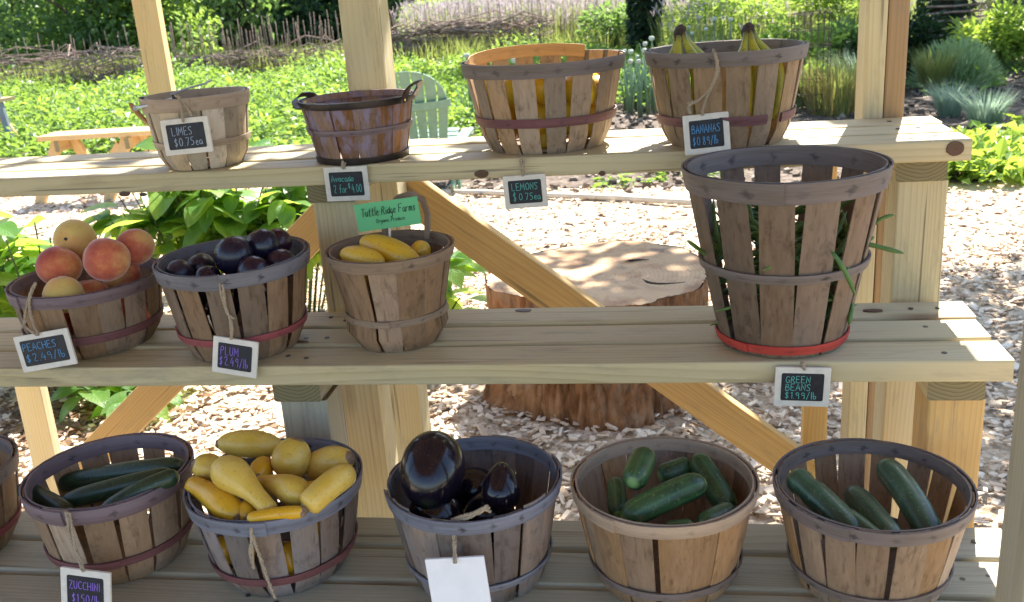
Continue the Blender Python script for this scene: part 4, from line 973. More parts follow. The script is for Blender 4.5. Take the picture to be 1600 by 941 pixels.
# loose twine tied on the squash basket
def loose():
    m = Matrix.Translation(Q(392, 830, 1.205)); mb = MB(); inv = m.inverted()
    for path in (((391, 816, 1.225), (392, 826, 1.208), (394, 850, 1.207), (395, 872, 1.215), (396, 888, 1.222)), ((394, 818, 1.222), (397, 845, 1.207), (407, 872, 1.215), (418, 905, 1.225), (430, 935, 1.225)), ((389, 819, 1.222), (393, 840, 1.206), (391, 862, 1.210), (394, 880, 1.218))):
        rope(mb, [inv @ Q(*p) for p in path], .0019)
    o = mb.build('twine', M_TWINE, None, m, 180); tag(o, 'frayed jute twine tied to the rim of the crookneck squash basket', 'twine')
loose()
# green card on a white clip in the handled basket
def green_card():
    t = NT('green_card'); M_G = t.done(t.pbsdf((.115, .42, .20), .7, None, .3))
    t = NT('black_brush_ink'); M_I = t.done(t.pbsdf((.02, .025, .03), .7, None, .3))
    Yc = 1.66; a, b, c = Q(552, 321, Yc), Q(651, 307, Yc), Q(556, 363, Yc); ex = (b-a); W_ = ex.length; ex.normalize(); dn = c-a; H_ = dn.length
    ez = -(dn-ex*dn.dot(ex)).normalized(); ey = ez.cross(ex); ctr = a+ex*W_/2-ez*H_/2
    m = Matrix.Translation(ctr) @ Matrix(((ex.x, ey.x, ez.x, 0), (ex.y, ey.y, ez.y, 0), (ex.z, ey.z, ez.z, 0), (0, 0, 0, 1))) @ Matrix.Rotation(rad(-3), 4, 'X')
    root = thing('name_card', 'green card with black brush script clipped to the bent wood handle', 'sign', m=m)
    mb = MB(); mb.grid([[(W_*(i/8-.5), y+.0012*math.sin(i*.8), s_*H_/2) for i in range(9)] for y, s_ in ((.0, -1), (.0, 1))]); mb.grid([[(W_*(i/8-.5), .0007+.0012*math.sin(i*.8), s_*H_/2) for i in range(9)] for s_ in (1, -1)])
    cd = mb.build('card', M_G, root)
    mb = MB(); write(mb, 'Tuttle Ridge Farms', -W_*.41, H_*.02, H_*.30, W_*.86, -.0014, .00060, .22); write(mb, 'Organic Produce', -W_*.20, -H_*.26, H_*.15, W_*.46, -.0014, .00038, .22)
    mb.build('lettering', M_I, cd, None, 60)
    mb = MB(); s0 = m.inverted() @ Q(609, 380, 1.664); s1 = m.inverted() @ Q(609, 340, 1.664); mb.sweep([s0, s1], .0024, 8); mb.build('clip_stick', M_FRAME, root)
green_card()

# ================================================================== PLANTS AND THINGS BEHIND THE STAND
L_HYD = leaf_mat('hydrangea_leaf', (.050, .125, .022), (.08, .175, .030), (.50, .74, .08), .5, .38, True, (.16, .26, .03))
L_CROP = leaf_mat('crop_leaf', (.055, .12, .022), (.095, .18, .035), (.34, .52, .07), .42, .5)
L_LIME = leaf_mat('bright_salad_leaf', (.10, .19, .025), (.15, .25, .04), (.50, .66, .08), .45, .42)
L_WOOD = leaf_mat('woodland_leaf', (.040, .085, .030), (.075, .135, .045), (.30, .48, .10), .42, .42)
L_WOOD2 = leaf_mat('yellow_green_leaf', (.065, .125, .025), (.10, .18, .035), (.45, .64, .10), .48, .42)  # lighter, yellower green than the woodland leaf
L_FAR = leaf_mat('hazed_far_leaf', (.045, .085, .055), (.075, .125, .08), (.26, .42, .18), .4, .5)  # bluish green puts the distance haze into the leaf colour
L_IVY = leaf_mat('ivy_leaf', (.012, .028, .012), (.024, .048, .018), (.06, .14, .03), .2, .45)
L_BLUE = leaf_mat('blue_fescue_blade', (.13, .20, .14), (.21, .29, .22), (.44, .58, .40), .42, .5)
L_GRASS = leaf_mat('grass_blade', (.09, .14, .035), (.17, .21, .06), (.42, .48, .12), .4, .5)
L_DRY = leaf_mat('tan_grass_blade', (.26, .19, .07), (.34, .27, .10), (.52, .40, .14), .4, .6)
L_PURP = leaf_mat('purple_grass_head', (.34, .28, .30), (.46, .40, .40), (.48, .40, .42), .4, .7)
L_DILL = leaf_mat('feathery_leaf', (.12, .20, .10), (.19, .28, .15), (.56, .74, .36), .5, .5)
L_ONION = leaf_mat('onion_leaf', (.12, .20, .13), (.18, .27, .17), (.34, .46, .25), .35, .4)
BARK = simple('tree_bark', (.10, .078, .058), .9, .2, .45, 9, 1.0)
BARKD = simple('dark_tree_bark', (.045, .038, .032), .9, .2, .45, 9, 1.0)
TWIG = simple('dead_brushwood', (.25, .185, .15), .9, .2, .5, 12, .4)
STALK = simple('dry_stake', (.22, .16, .12), .85, .2, .4, 20, .3)
M_RUST = simple('rusty_wire', (.085, .055, .045), .8, .3, .4, 50)

def leafcloud(name, P, D, L, W, mat, parent=None, fold=.25, m=None):
    """one small folded leaf per row: base P, growth direction D, length L, width W"""
    n = len(P); D = D/np.linalg.norm(D, axis=1, keepdims=True)
    up = np.tile(np.array([[0, 0, 1.0]]), (n, 1))+RNG.normal(0, .35, (n, 3))
    S = np.cross(D, up); S /= np.linalg.norm(S, axis=1, keepdims=True)+1e-9; N = np.cross(S, D)
    L = np.broadcast_to(L, n)[:, None]; W = np.broadcast_to(W, n)[:, None]
    V = np.stack([P, P+D*L*.45+S*W*.5+N*W*fold, P+D*L-N*L*.12, P+D*L*.45-S*W*.5+N*W*fold], 1)
    if parent is not None:
        inv = np.array(WM[parent].inverted()); V = V@inv[:3, :3].T+inv[:3, 3]
    me = bpy.data.meshes.new(name); idx = np.arange(n)*4
    F = np.concatenate([np.stack([idx, idx+1, idx+2], 1), np.stack([idx, idx+2, idx+3], 1)])
    me.from_pydata(V.reshape(-1, 3).tolist(), [], F.tolist()); me.materials.append(mat); me.update()
    return link(name, me, parent, m)
def rdir(n, up=.3):
    d = RNG.normal(0, 1, (n, 3)); d[:, 2] = d[:, 2]*.6+up; return d/np.linalg.norm(d, axis=1, keepdims=True)

# --- big-leaved shrubs just behind the stand
def leaf_mesh(L, W, droop, cup, sd):
    mb = MB(); rows = []; K = 7
    for i in range(K+1):
        t = i/K; w_ = W*.5*(math.sin(math.pi*min(1, t**.72))**.8)*(1 if t < .97 else .2)+.0008
        y = L*t; z = -droop*L*t*t + .012*L*math.sin(9*t+sd)
        row = []
        for q in (-1, -.5, 0, .5, 1):
            row.append((q*w_*(1-.06*cup), y, z+cup*abs(q)*w_*.55+.05*w_*math.sin(11*t+q*3+sd)))
        rows.append(row)
    mb.grid(rows); return mb.mesh('leaf', L_HYD, 180)
LEAVES = [leaf_mesh(.165, .112, .30, .35, 0), leaf_mesh(.145, .105, .5, .2, 2), leaf_mesh(.18, .112, .15, .5, 4), leaf_mesh(.125, .092, .4, .3, 6)]
def shrub(label, c, rx, ry, z0, z1, nstem, nleaf, avoid=None):
    c = Vector((c[0], c[1], 0)); root = thing('leafy_shrub', label, 'shrub', c, 0, 'broad-leaved shrubs behind the stand')
    mb = MB(); tips = []
    for k in range(nstem):
        a = random.uniform(0, 6.28); q = random.random()**.5
        top = Vector((c.x+rx*q*math.cos(a), c.y+ry*q*math.sin(a), z0+(z1-z0)*random.uniform(.45, 1)*(1-.35*q*q)))
        b = Vector((c.x+rx*.35*q*math.cos(a), c.y+ry*.35*q*math.sin(a), 0))
        mid = (b+top)/2+Vector((0, 0, .08)); pts = [b*(1-t)**2+mid*2*t*(1-t)+top*t*t for t in np.linspace(0, 1, 7)]
        mb.sweep([p-c for p in pts], [.006, .0055, .005, .0045, .004, .0035, .003], 6); tips.append(pts)
    mb.build('stem', V_GSTEM, root)
    for i in range(nleaf):
        pts = random.choice(tips); t = random.uniform(.35, 1.0)**.8; k = min(5, int(t*6)); p = pts[k].lerp(pts[k+1], t*6-k)
        a = random.uniform(0, 6.28); el = random.uniform(-.55, .45); d = Vector((math.cos(a)*math.cos(el), math.sin(a)*math.cos(el), math.sin(el)))
        p = p+d*random.uniform(.015, .06)
        if p.z < z0-.05: p.z = z0+random.random()*.1
        upv = Vector((random.gauss(0, .25), random.gauss(0, .25), 1)); x = d.cross(upv).normalized(); z = x.cross(d)
        s_ = random.uniform(.75, 1.25)
        m = Matrix.Translation(p) @ Matrix(((x.x, d.x, z.x, 0), (x.y, d.y, z.y, 0), (x.z, d.z, z.z, 0), (0, 0, 0, 1))) @ Matrix.Scale(s_, 4)
        link('leaf', random.choice(LEAVES), root, m)
    return root
shrub('large shrub with broad pointed leaves behind the peaches and plums', (-2.28, 4.36), .46, .34, .30, .92, 30, 297)
shrub('broad-leaved shrub behind the plums, beside the middle leg', (-1.80, 4.32), .40, .30, .20, .94, 28, 297)
shrub('low broad-leaved shrub at the far left behind the peaches', (-2.56, 3.50), .36, .30, .28, .82, 26, 250)
shrub('low drooping broad-leaved plant behind the zucchini basket', (-2.13, 3.20), .22, .14, .02, .17, 9, 46)
shrub('small broad-leaved plant beside the long brace, left of the stump', (-1.02, 3.82), .20, .16, .12, .50, 10, 60)

# --- stump
def stump():
    mt = NT('stump_bark'); co = mt.objco((1, 1, .25), False); n = mt.noise(co, 22, 6, .7); b2 = mt.noise(mt.objco((1, 1, 1), False), 6, 3)
    c = mt.ramp(n, [(.3, (.06, .028, .014)), (.5, (.24, .115, .052)), (.68, (.35, .205, .11))]); c = mt.mix(mt.ramp(b2, [(.55, 0.0), (.75, .5)]), c, (.26, .22, .17))
    MBK = mt.done(mt.pbsdf(c, .9, mt.bump(n, .9, .02), .2))
    mt = NT('stump_top'); co = mt.objco((1, 1, 1), False); ln = mt.n('SeparateXYZ'); mt.set(ln.inputs[0], co)
    r = mt.math('SQRT', mt.math('ADD', mt.math('POWER', ln.outputs[0], 2.0), mt.math('POWER', ln.outputs[1], 2.0)))
    r = mt.math('ADD', r, mt.math('MULTIPLY', mt.noise(co, 5, 4), .05)); g = mt.math('FRACT', mt.math('MULTIPLY', r, 62.0)); st = mt.noise(co, 4.5, 5, .7)
    c = mt.mix(mt.math('MULTIPLY', g, .45), (.52, .34, .19), (.34, .20, .105)); c = mt.mix(mt.ramp(st, [(.48, 0.0), (.6, .8)]), c, (.27, .125, .055)); c = mt.mix(mt.ramp(mt.noise(co, 8, 4), [(.6, 0.0), (.7, .7)]), c, (.11, .085, .07))
    MTP = mt.done(mt.pbsdf(c, .8, mt.bump(mt.math('ADD', g, st), .5, .006), .3))
    root = thing('tree_stump', 'wide rough-barked tree stump standing on the wood chips', 'stump', (-.245, 3.46, 0))
    n, K = 300, 26; mb = MB(); rows = []
    def R_(th, t):
        base = .385+.03*(1-t)**3+.035*t
        lob = .035*mnoise.noise((math.cos(th)*1.3, math.sin(th)*1.3, 1))+.03*mnoise.noise((math.cos(th)*2.8, math.sin(th)*2.8, 5))
        flare = .05*(1-t)**2*max(0, math.cos(5*th+.6))
        crack = .024*(1-min(1, abs(mnoise.noise((math.cos(th)*13, math.sin(th)*13, t*2.6)))*3.0))**2+.016*(1-min(1, abs(mnoise.noise((math.cos(th)*5, math.sin(th)*5, t*1.2+7)))*4))**2+.012*mnoise.noise((math.cos(th)*26, math.sin(th)*26, t*4))
        return base+lob+flare-crack*(1-.65*t**3)
    for i in range(K+1):
        t = i/K; rows.append([((R_(2*math.pi*k/n, t))*math.cos(2*math.pi*k/n), (R_(2*math.pi*k/n, t))*math.sin(2*math.pi*k/n)+.08*t, -.02+.45*t+.008*math.sin(2*math.pi*k/n*2)*t) for k in range(n)])
    mb.grid(rows, closed=True); mb.build('bark', MBK, root, None, 180)
    mb = MB(); top = []
    for q in (.985, .9, .7, .5, .3, .1):
        top.append([(R_(2*math.pi*k/n, 1)*q*math.cos(2*math.pi*k/n), R_(2*math.pi*k/n, 1)*q*math.sin(2*math.pi*k/n)+.08, .429+(0 if q > .95 else .004)+.008*math.sin(2*math.pi*k/n*2)*q+.005*mnoise.noise((q*3*math.cos(2*math.pi*k/n), q*3*math.sin(2*math.pi*k/n), 3))) for k in range(n)])
    mb.grid(top, closed=True); mb.face([5*n+k for k in range(n)]); mb.build('cut_top', MTP, root, None, 60)
    for a0, q0, q1 in ((-.62, .55, .92), (.5, .3, .5)):     # splits in the cut face
        mb = MB(); pts = [((.42*q)*math.cos(a0+.2*math.sin(q*7)), (.42*q)*math.sin(a0+.2*math.sin(q*7))+.08, .439+.006*q) for q in np.linspace(q0, q1, 8)]
        mb.sweep(pts, [.001, .003, .005, .004, .004, .003, .002, .001], 5); mb.build('crack', BARKD, root)
    # sawn limb knot low on the left
    mt = NT('sawn_knot'); co = mt.objco((1, 1, 1), False); l2 = mt.n('VectorMath', _operation='LENGTH'); mt.set(l2.inputs[0], co)
    g = mt.math('FRACT', mt.math('MULTIPLY', mt.math('ADD', l2.outputs['Value'], mt.math('MULTIPLY', mt.noise(co, 20, 2), .02)), 110.0))
    MKN = mt.done(mt.pbsdf(mt.mix(mt.math('MULTIPLY', g, .6), (.32, .18, .085), (.16, .085, .04)), .8, None, .3))
    p = onY(828, 640, 3.16); m = Matrix.Translation(p) @ (Vector((-.45, -1, .12)).to_track_quat('Z', 'Y').to_matrix().to_4x4())
    mb = MB(); mb.sweep([(0, 0, -.12), (0, 0, -.01), (0, 0, 0), (0, 0, .003)], [.13, .115, .105, .06], 22, mod=lambda th, v: 1+.08*math.sin(3*th)); mb.build('limb_knot', MKN, root, m, 50)
    p = onY(812, 606, 3.2); m = Matrix.Translation(p) @ (Vector((-1, -.5, .15)).to_track_quat('Z', 'Y').to_matrix().to_4x4())
    mb = MB(); mb.sweep([(0, 0, -.10), (0, 0, .01), (0, 0, .025)], [.045, .036, .03], 12); mb.build('limb_stub', MKN, root, m, 50)
stump()

# --- pergola post, benches, chair
M_ORANGEPINE = lumber_mat('fresh_pine', (.60, .42, .19), (.48, .29, .10), (.64, .44, .22), .9, .4)
Pp = Vector((-2.565, 4.82, 0)); m = Matrix.Translation(Pp)
root = thing('wooden_post', 'square pale pine post standing behind the basket with the wire bail', 'post', m=m)
board('post', Pp, Pp+Vector((0, 0, 2.5)), .118, .118, M_ORANGEPINE, root, (math.cos(rad(16)), math.sin(rad(16)), 0), 6, .001)
root['label'] = 'square fresh-pine post rising behind the pale wire-bail basket'
def bench(label, x0, x1, y, zt, dep=.30, skew=0.0):
    root = thing('wooden_bench', label, 'bench', ((x0+x1)/2, y, 0), 0, 'pine benches on the wood chips')
    for k in range(2): board('plank', (x0, y+k*.15, zt-.02), (x1, y+k*.15+skew, zt-.02), .142, .04, M_ORANGEPINE, root, (0, 1, 0), 4, .001)
    for x in (x0+.16, x1-.28):
        board('bearer', (x, y-.06, zt-.088), (x, y+.21+skew*.5, zt-.088), .09, .04, M_ORANGEPINE, root, (0, 0, 1), 2, 0)
        for s_ in (-1, 1):
            board('leg', (x+.045*s_-.02+.17*s_, y+.075+.17*s_, 0), (x+.045*s_, y+.075+.03*s_, zt-.045), .09, .04, M_ORANGEPINE, root, (1, 0, 0), 3, 0)
    board('brace', (x0+.35, y+.075, .10), (x1-.42, y+.075, zt-.11), .07, .035, M_ORANGEPINE, root, (0, 0, 1), 3, 0)
    return root
a = onY(64, 212, 7.35); b = onY(252, 206, 7.35)
bench('low pine bench with splayed legs in front of the crop field', a.x, b.x, 7.35, a.z, .3, .06)
a = onY(-70, 160, 10.6); b = onY(4, 152, 10.6)
bench('sunlit plank bench at the far left edge among the crops', a.x, b.x, 10.6, (a.z+b.z)/2, .3)
a = onY(-42, 130, 10.2)
root = thing('metal_post', 'slanted grey metal post at the far left edge beside the plank bench', 'post', (a.x, 10.2, 0))
board('post', (a.x+.03, 10.6, 0), (a.x-.06, 10.6, .95), .07, .05, simple('galvanised_steel', (.20, .23, .26), .55, .4, .15, 20, Metallic=.3), root, (1, 0, 0), 2, 0)
M_SAGE = simple('sage_green_paint', (.13, .225, .16), .5, .4, .12, 20, .2)
def adirondack():
    c = onZ(652, 302); Y0 = c.y+.25; root = thing('adirondack_chair', 'sage green slatted garden chair seen from behind', 'chair', m=Matrix.Translation((-1.86, Y0, 0)) @ Matrix.Rotation(rad(4), 4, 'Z') @ Matrix.Scale(1.0, 4))
    m0 = WM[root]
    def B(name, p0, p1, w_, t_, wd): board(name, m0 @ Vector(p0), m0 @ Vector(p1), w_, t_, M_SAGE, root, m0.to_3x3() @ Vector(wd), 3, 0, .004)
    def back(x_, z): return -.18-(z-.30)*.34+.10*x_*x_
    n = 7
    for k in range(n):        # fan back, rounded top line
        q0, q1 = -1+2*k/n, -1+2*(k+1)/n; mb = MB(); rows = []
        for i in range(7):
            t = i/6; row = []
            for q in (q0+.018, (q0+q1)/2, q1-.018):
                zt_ = .64+.285*max(0, 1-abs(q)**2.3)**.5; z = .26+(zt_-.26)*t; x = q*(.235+.075*min(1, (z-.26)/.5)); row.append((x, z))
            rows.append([(x, back(x, z)-.009, z) for x, z in row]+[(x, back(x, z)+.009, z) for x, z in row[::-1]])
        mb.grid(rows, closed=True); mb.face((5, 4, 3, 2, 1, 0)); mb.face([36+i for i in range(6)]); mb.build('back_slat', M_SAGE, root, None, 40)
    # curved batten across the back
    mb = MB(); rows = []
    for i in range(15):
        q = i/7-1; z = .66+.02*q*q; x = q*.315; yy = back(x, z)-.016; 
        rows.append([(x, yy-.022, z-.028), (x, yy+.004, z-.028), (x, yy-.004, z+.028), (x, yy-.030, z+.028)])
    mb.grid(rows, closed=True); mb.face((3, 2, 1, 0)); mb.face([56+i for i in range(4)]); mb.build('back_batten', M_SAGE, root)
    for k in range(6): B('seat_slat', (-.27, -.10+k*.088, .27+k*.022), (.27, -.10+k*.088, .27+k*.022), .078, .02, (0, 1, .2))
    for s_ in (-1, 1):
        B('side_rail', (s_*.285, -.42, .03), (s_*.285, .46, .33), .10, .022, (0, 0, 1)); B('leg', (s_*.315, .40, 0), (s_*.315, .40, .345), .10, .022, (0, 1, 0))
        B('leg', (s_*.315, -.20, 0), (s_*.315, -.22, .345), .08, .022, (0, 1, 0)); B('armrest', (s_*.325, -.26, .36), (s_*.325, .50, .36), .09, .022, (1, 0, 0))
adirondack()
# pale pole edging the bed
M_POLE = simple('bleached_pole', (.52, .45, .36), .8, .2, .15, 12)
mb = MB(); pts = [onZ(x, y, .025) for x, y in ((690, 300), (760, 301), (850, 305), (960, 309), (1076, 316), (1200, 320), (1380, 325), (1420, 327))]
o0 = pts[0].copy(); mb.sweep([p-o0 for p in pts], .022, 8)
tag(mb.build('edging_pole', M_POLE, None, Matrix.Translation(o0), 180), 'long bleached pole lying along the edge of the garden bed', 'edging')
# --- leafy ground crops
def inpoly(P, poly):
    x, y = P[:, 0], P[:, 1]; c = np.zeros(len(P), bool); j = len(poly)-1
    for i in range(len(poly)):
        xi, yi = poly[i]; xj, yj = poly[j]
        c ^= ((yi > y) != (yj > y)) & (x < (xj-xi)*(y-yi)/(yj-yi+1e-12)+xi); j = i
    return c
def crop(name, poly, nclump, per, hgt, rad_, L, W, mat, rows=None):
    lo = np.min(poly, 0); hi = np.max(poly, 0); C = RNG.uniform(lo, hi, (nclump*3, 2)); C = C[inpoly(C, poly)][:nclump]
    if rows: C[:, 1] = np.round(C[:, 1]/rows)*rows+RNG.normal(0, rows*.16, len(C))
    n = len(C)*per; ci = np.repeat(np.arange(len(C)), per); hh = hgt*RNG.uniform(.35, 1.3, len(C))[ci]*(.8+.3*np.sin(C[ci, 0]*1.9+C[ci, 1]*.7))
    d = rdir(n, .15); q = RNG.uniform(.35, 1, n)**.6
    P = np.stack([C[ci, 0]+d[:, 0]*rad_*q, C[ci, 1]+d[:, 1]*rad_*q, np.maximum(.02, hh*(.30+.62*np.abs(d[:, 2])+.15*RNG.random(n))*q)], -1)
    D = d+RNG.normal(0, .35, (n, 3)); D[:, 2] = D[:, 2]*.5+.05
    return tag(leafcloud(name, P, D, L*RNG.lognormal(0, .33, n), W*RNG.lognormal(0, .28, n), mat), kind='stuff')
crop('potato_crop', [(-13, 10.4), (-5.4, 9.3), (-2.6, 8.3), (-.9, 10.2), (-.5, 13.5), (-.3, 18.5), (-12, 17.2)], 1900, 38, .46, .30, .078, .048, L_CROP, .55)
crop('crop_weeds', [(-13, 10.8), (-5.4, 9.7), (-2.6, 8.9), (-.9, 10.6), (-.5, 13.5), (-.3, 18.5), (-12, 17.2)], 240, 24, .68, .20, .085, .035, L_WOOD)
crop('yellow_green_tops', [(-13, 10.8), (-5.4, 9.7), (-2.6, 8.9), (-.9, 10.6), (-.5, 13.5), (-.3, 18.5), (-12, 17.2)], 420, 14, .58, .18, .075, .04, L_LIME)
crop('salad_greens', [(1.75, 6.75), (2.9, 6.7), (3.8, 7.0), (4.2, 8.5), (2.85, 8.7), (2.05, 8.0)], 190, 34, .24, .15, .075, .062, L_LIME)
crop('seedlings', [(-.5, 7.0), (.9, 6.9), (1.0, 7.7), (-.3, 7.8)], 16, 14, .12, .10, .06, .035, L_CROP)
crop('weeds', [(2.9, 10), (7, 11), (8, 17), (2.4, 17)], 70, 20, .26, .22, .08, .045, L_CROP)
crop('allium_foliage', [(-.4, 11), (1.6, 11.5), (2.0, 15.5), (-.1, 16)], 170, 30, .42, .34, .10, .055, L_CROP)

# --- blades
def blades(name, C, n, hgt, spread, w_, mat, parent=None, lean=.35, kind=None, tip=None):
    """narrow upright blades round the points C"""
    ci = RNG.integers(0, len(C), n); C = np.asarray(C); a = RNG.uniform(0, 6.28, n); q = RNG.random(n)**.5
    B = np.stack([C[ci, 0]+spread*q*np.cos(a), C[ci, 1]+spread*q*np.sin(a), np.full(n, .0)], -1)
    h = hgt*RNG.uniform(.55, 1.1, n); ln = lean*RNG.uniform(.2, 1.2, n)*h; a2 = a+RNG.normal(0, .5, n)
    M1 = B+np.stack([np.cos(a2)*ln*.35, np.sin(a2)*ln*.35, h*.6], -1); T = B+np.stack([np.cos(a2)*ln, np.sin(a2)*ln, h], -1)
    s_ = np.stack([np.cos(a2+1.57), np.sin(a2+1.57), np.zeros(n)], -1)*w_*.5; s_[:, 0] = np.where(np.abs(s_[:, 0]) < w_*.2, w_*.3, s_[:, 0])
    V = np.stack([B-s_, B+s_, M1+s_*.8, M1-s_*.8, T], 1)
    if parent is not None:
        inv = np.array(WM[parent].inverted()); V = V@inv[:3, :3].T+inv[:3, 3]
    i5 = np.arange(n)*5; F = np.stack([i5, i5+1, i5+2, i5+3], 1).tolist()+np.stack([i5+3, i5+2, i5+4], 1).tolist()
    me = bpy.data.meshes.new(name); me.from_pydata(V.reshape(-1, 3).tolist(), [], F); me.materials.append(mat); me.update()
    o = link(name, me, parent); o_tip = T
    if kind: o['kind'] = kind
    return o, o_tip
def area(poly, n):
    lo = np.min(poly, 0); hi = np.max(poly, 0); C = RNG.uniform(lo, hi, (n*4, 2)); return C[inpoly(C, poly)][:n]
A_ = area([(-5.2, 20.6), (-.6, 20.6), (.3, 24), (.6, 32), (-5.5, 33), (-6.5, 26)], 1400)
g, tips = blades('tall_grass', A_, 15000, 1.05, .3, .016, L_GRASS, None, .18, 'stuff')
k = RNG.integers(0, len(tips), 24000); leafcloud('grass_heads', tips[k]-np.stack([0*k, 0*k, .06+.5*RNG.random(24000)**2], 1), RNG.normal(0, .30, (24000, 3))+np.array([0, 0, 1]), .17, .026, L_PURP)['kind'] = 'stuff'
A_ = area([(-14, 17.2), (-4.5, 18.6), (-.4, 19), (-.4, 21), (-5, 21.5), (-15, 23)], 900)
blades('field_grass', A_, 9000, .55, .3, .014, L_GRASS, None, .4, 'stuff')
A_ = area([(.2, 15), (3.5, 17), (5.5, 18), (6, 30), (0, 30)], 900)
g, tips = blades('meadow_grass', A_, 9000, .9, .3, .016, L_GRASS, None, .3, 'stuff')
k = RNG.integers(0, len(tips), 4000); leafcloud('meadow_heads', tips[k], RNG.normal(0, .4, (4000, 3))+np.array([0, 0, 1]), .14, .02, L_PURP)['kind'] = 'stuff'
def clump(name, label, cat, c, n, h, sp, w_, mat, lean, group=None, extra=None):
    root = thing(name, label, cat, c, 0, group); blades('blades', [(c[0], c[1])], n, h, sp, w_, mat, root, lean)
    if extra: blades('tan_blades', [(c[0], c[1])], extra, h*.9, sp, w_, L_DRY, root, lean)
GG = 'tufts of ornamental grass in the bed'
c = onZ(1488, 186); clump('grass_tuft', 'blue-green grass tuft, the left one of the near pair in the bed', 'grass', (c.x, c.y+.1, 0), 420, .34, .09, .007, L_BLUE, .75, GG)
c = onZ(1546, 206); clump('grass_tuft', 'blue-green grass tuft, the right one of the near pair, above the salad greens', 'grass', (c.x, c.y+.1, 0), 420, .36, .10, .007, L_BLUE, .75, GG)
c = onZ(1462, 146); clump('grass_tuft', 'dark tan-based grass tuft in front of the feathery plant', 'grass', (c.x, c.y+.1, 0), 420, .50, .12, .009, L_GRASS, .5, GG, 120)
c = onZ(1310, 184); clump('grass_tuft', 'straw-yellow grass tuft beside the right-hand roof post', 'grass', (c.x, c.y+.2, 0), 520, .62, .26, .008, L_GRASS, .5, GG, 420)
c = onZ(1335, 160); clump('grass_tuft', 'grey-green grass tuft behind the straw-yellow one', 'grass', (c.x+.1, c.y+.2, 0), 420, .55, .2, .008, L_BLUE, .6, GG, 60)
def feathery(label, c, r, h, n):
    root = thing('feathery_plant', label, 'plant', c, 0); c = np.array(tuple(c))
    d = rdir(n, .5); q = RNG.random(n)**.5; P = c+d*np.array([r, r, h])*q[:, None]; P[:, 2] = np.maximum(.03, P[:, 2])
    leafcloud('foliage', P, d+np.array([0, 0, .6]), .12, .010, L_DILL, root); blades('stems', [(c[0], c[1])], 160, h*1.0, r*.5, .010, L_DILL, root, .5)
c = onZ(1500, 142); feathery('soft feathery light green plant beside the right-hand roof post', (c.x+.02, c.y+.3, 0), .44, .50, 4200)
c = onZ(1560, 128); feathery('smaller feathery plant behind and right of the large one', (c.x+.2, c.y+1.2, 0), .32, .5, 1600)
# --- onions gone to seed
M_ALLIUM = simple('white_flower_head', (.42, .45, .36), .8, .2, .3, 400, .6)
def onion(c, h, big):
    root = thing('onion_plant', 'seeding onion with blue-green stalks and a round white flower head', 'onion', c, 0, 'seeding onions in the bed')
    mb = MB(); c = Vector((0, 0, 0))
    for k in range(random.randint(4, 6)):
        a = random.uniform(0, 6.28); s_ = random.uniform(.04, .16); hh = h*random.uniform(.55, .95)
        mb.sweep([(0.02*math.cos(a), .02*math.sin(a), 0), (s_*.4*math.cos(a), s_*.4*math.sin(a), hh*.55), (s_*math.cos(a), s_*math.sin(a), hh)], [.011, .010, .003], 6)
    mb.build('leaf', L_ONION, root, None, 180)
    if big:
        dx = random.uniform(-.03, .03); mb = MB(); mb.sweep([(0, 0, 0), (dx*.5, 0, h*.5), (dx, 0, h)], [.012, .013, .007], 7); st = mb.build('stalk', L_ONION, root, None, 180)
        mb = MB(); rr = random.uniform(.022, .036); rows = []
        for i in range(1, 8): rows.append([(dx+rr*(1+.2*random.random())*math.sin(math.pi*i/8)*math.cos(6.283*k/10), rr*(1+.2*random.random())*math.sin(math.pi*i/8)*math.sin(6.283*k/10), h+rr*math.cos(math.pi*i/8)) for k in range(10)])
        mb.grid(rows[::-1], closed=True); mb.build('flower_head', M_ALLIUM, st, None, 20)
for k, (px, py) in enumerate(((985, 186), (1000, 188), (1012, 186), (1024, 182), (990, 172), (1006, 170), (1020, 168), (978, 178), (996, 160), (1030, 160), (806, 206), (795, 208), (818, 204), (735, 210), (748, 208), (1085, 120), (1105, 118), (1075, 112), (1120, 110), (1060, 120), (1140, 120), (1098, 106), (1128, 100))):
    p = onZ(px, py); onion((p.x, p.y+.1, 0), random.uniform(.52, .78) if k < 10 else random.uniform(.6, .8), True)
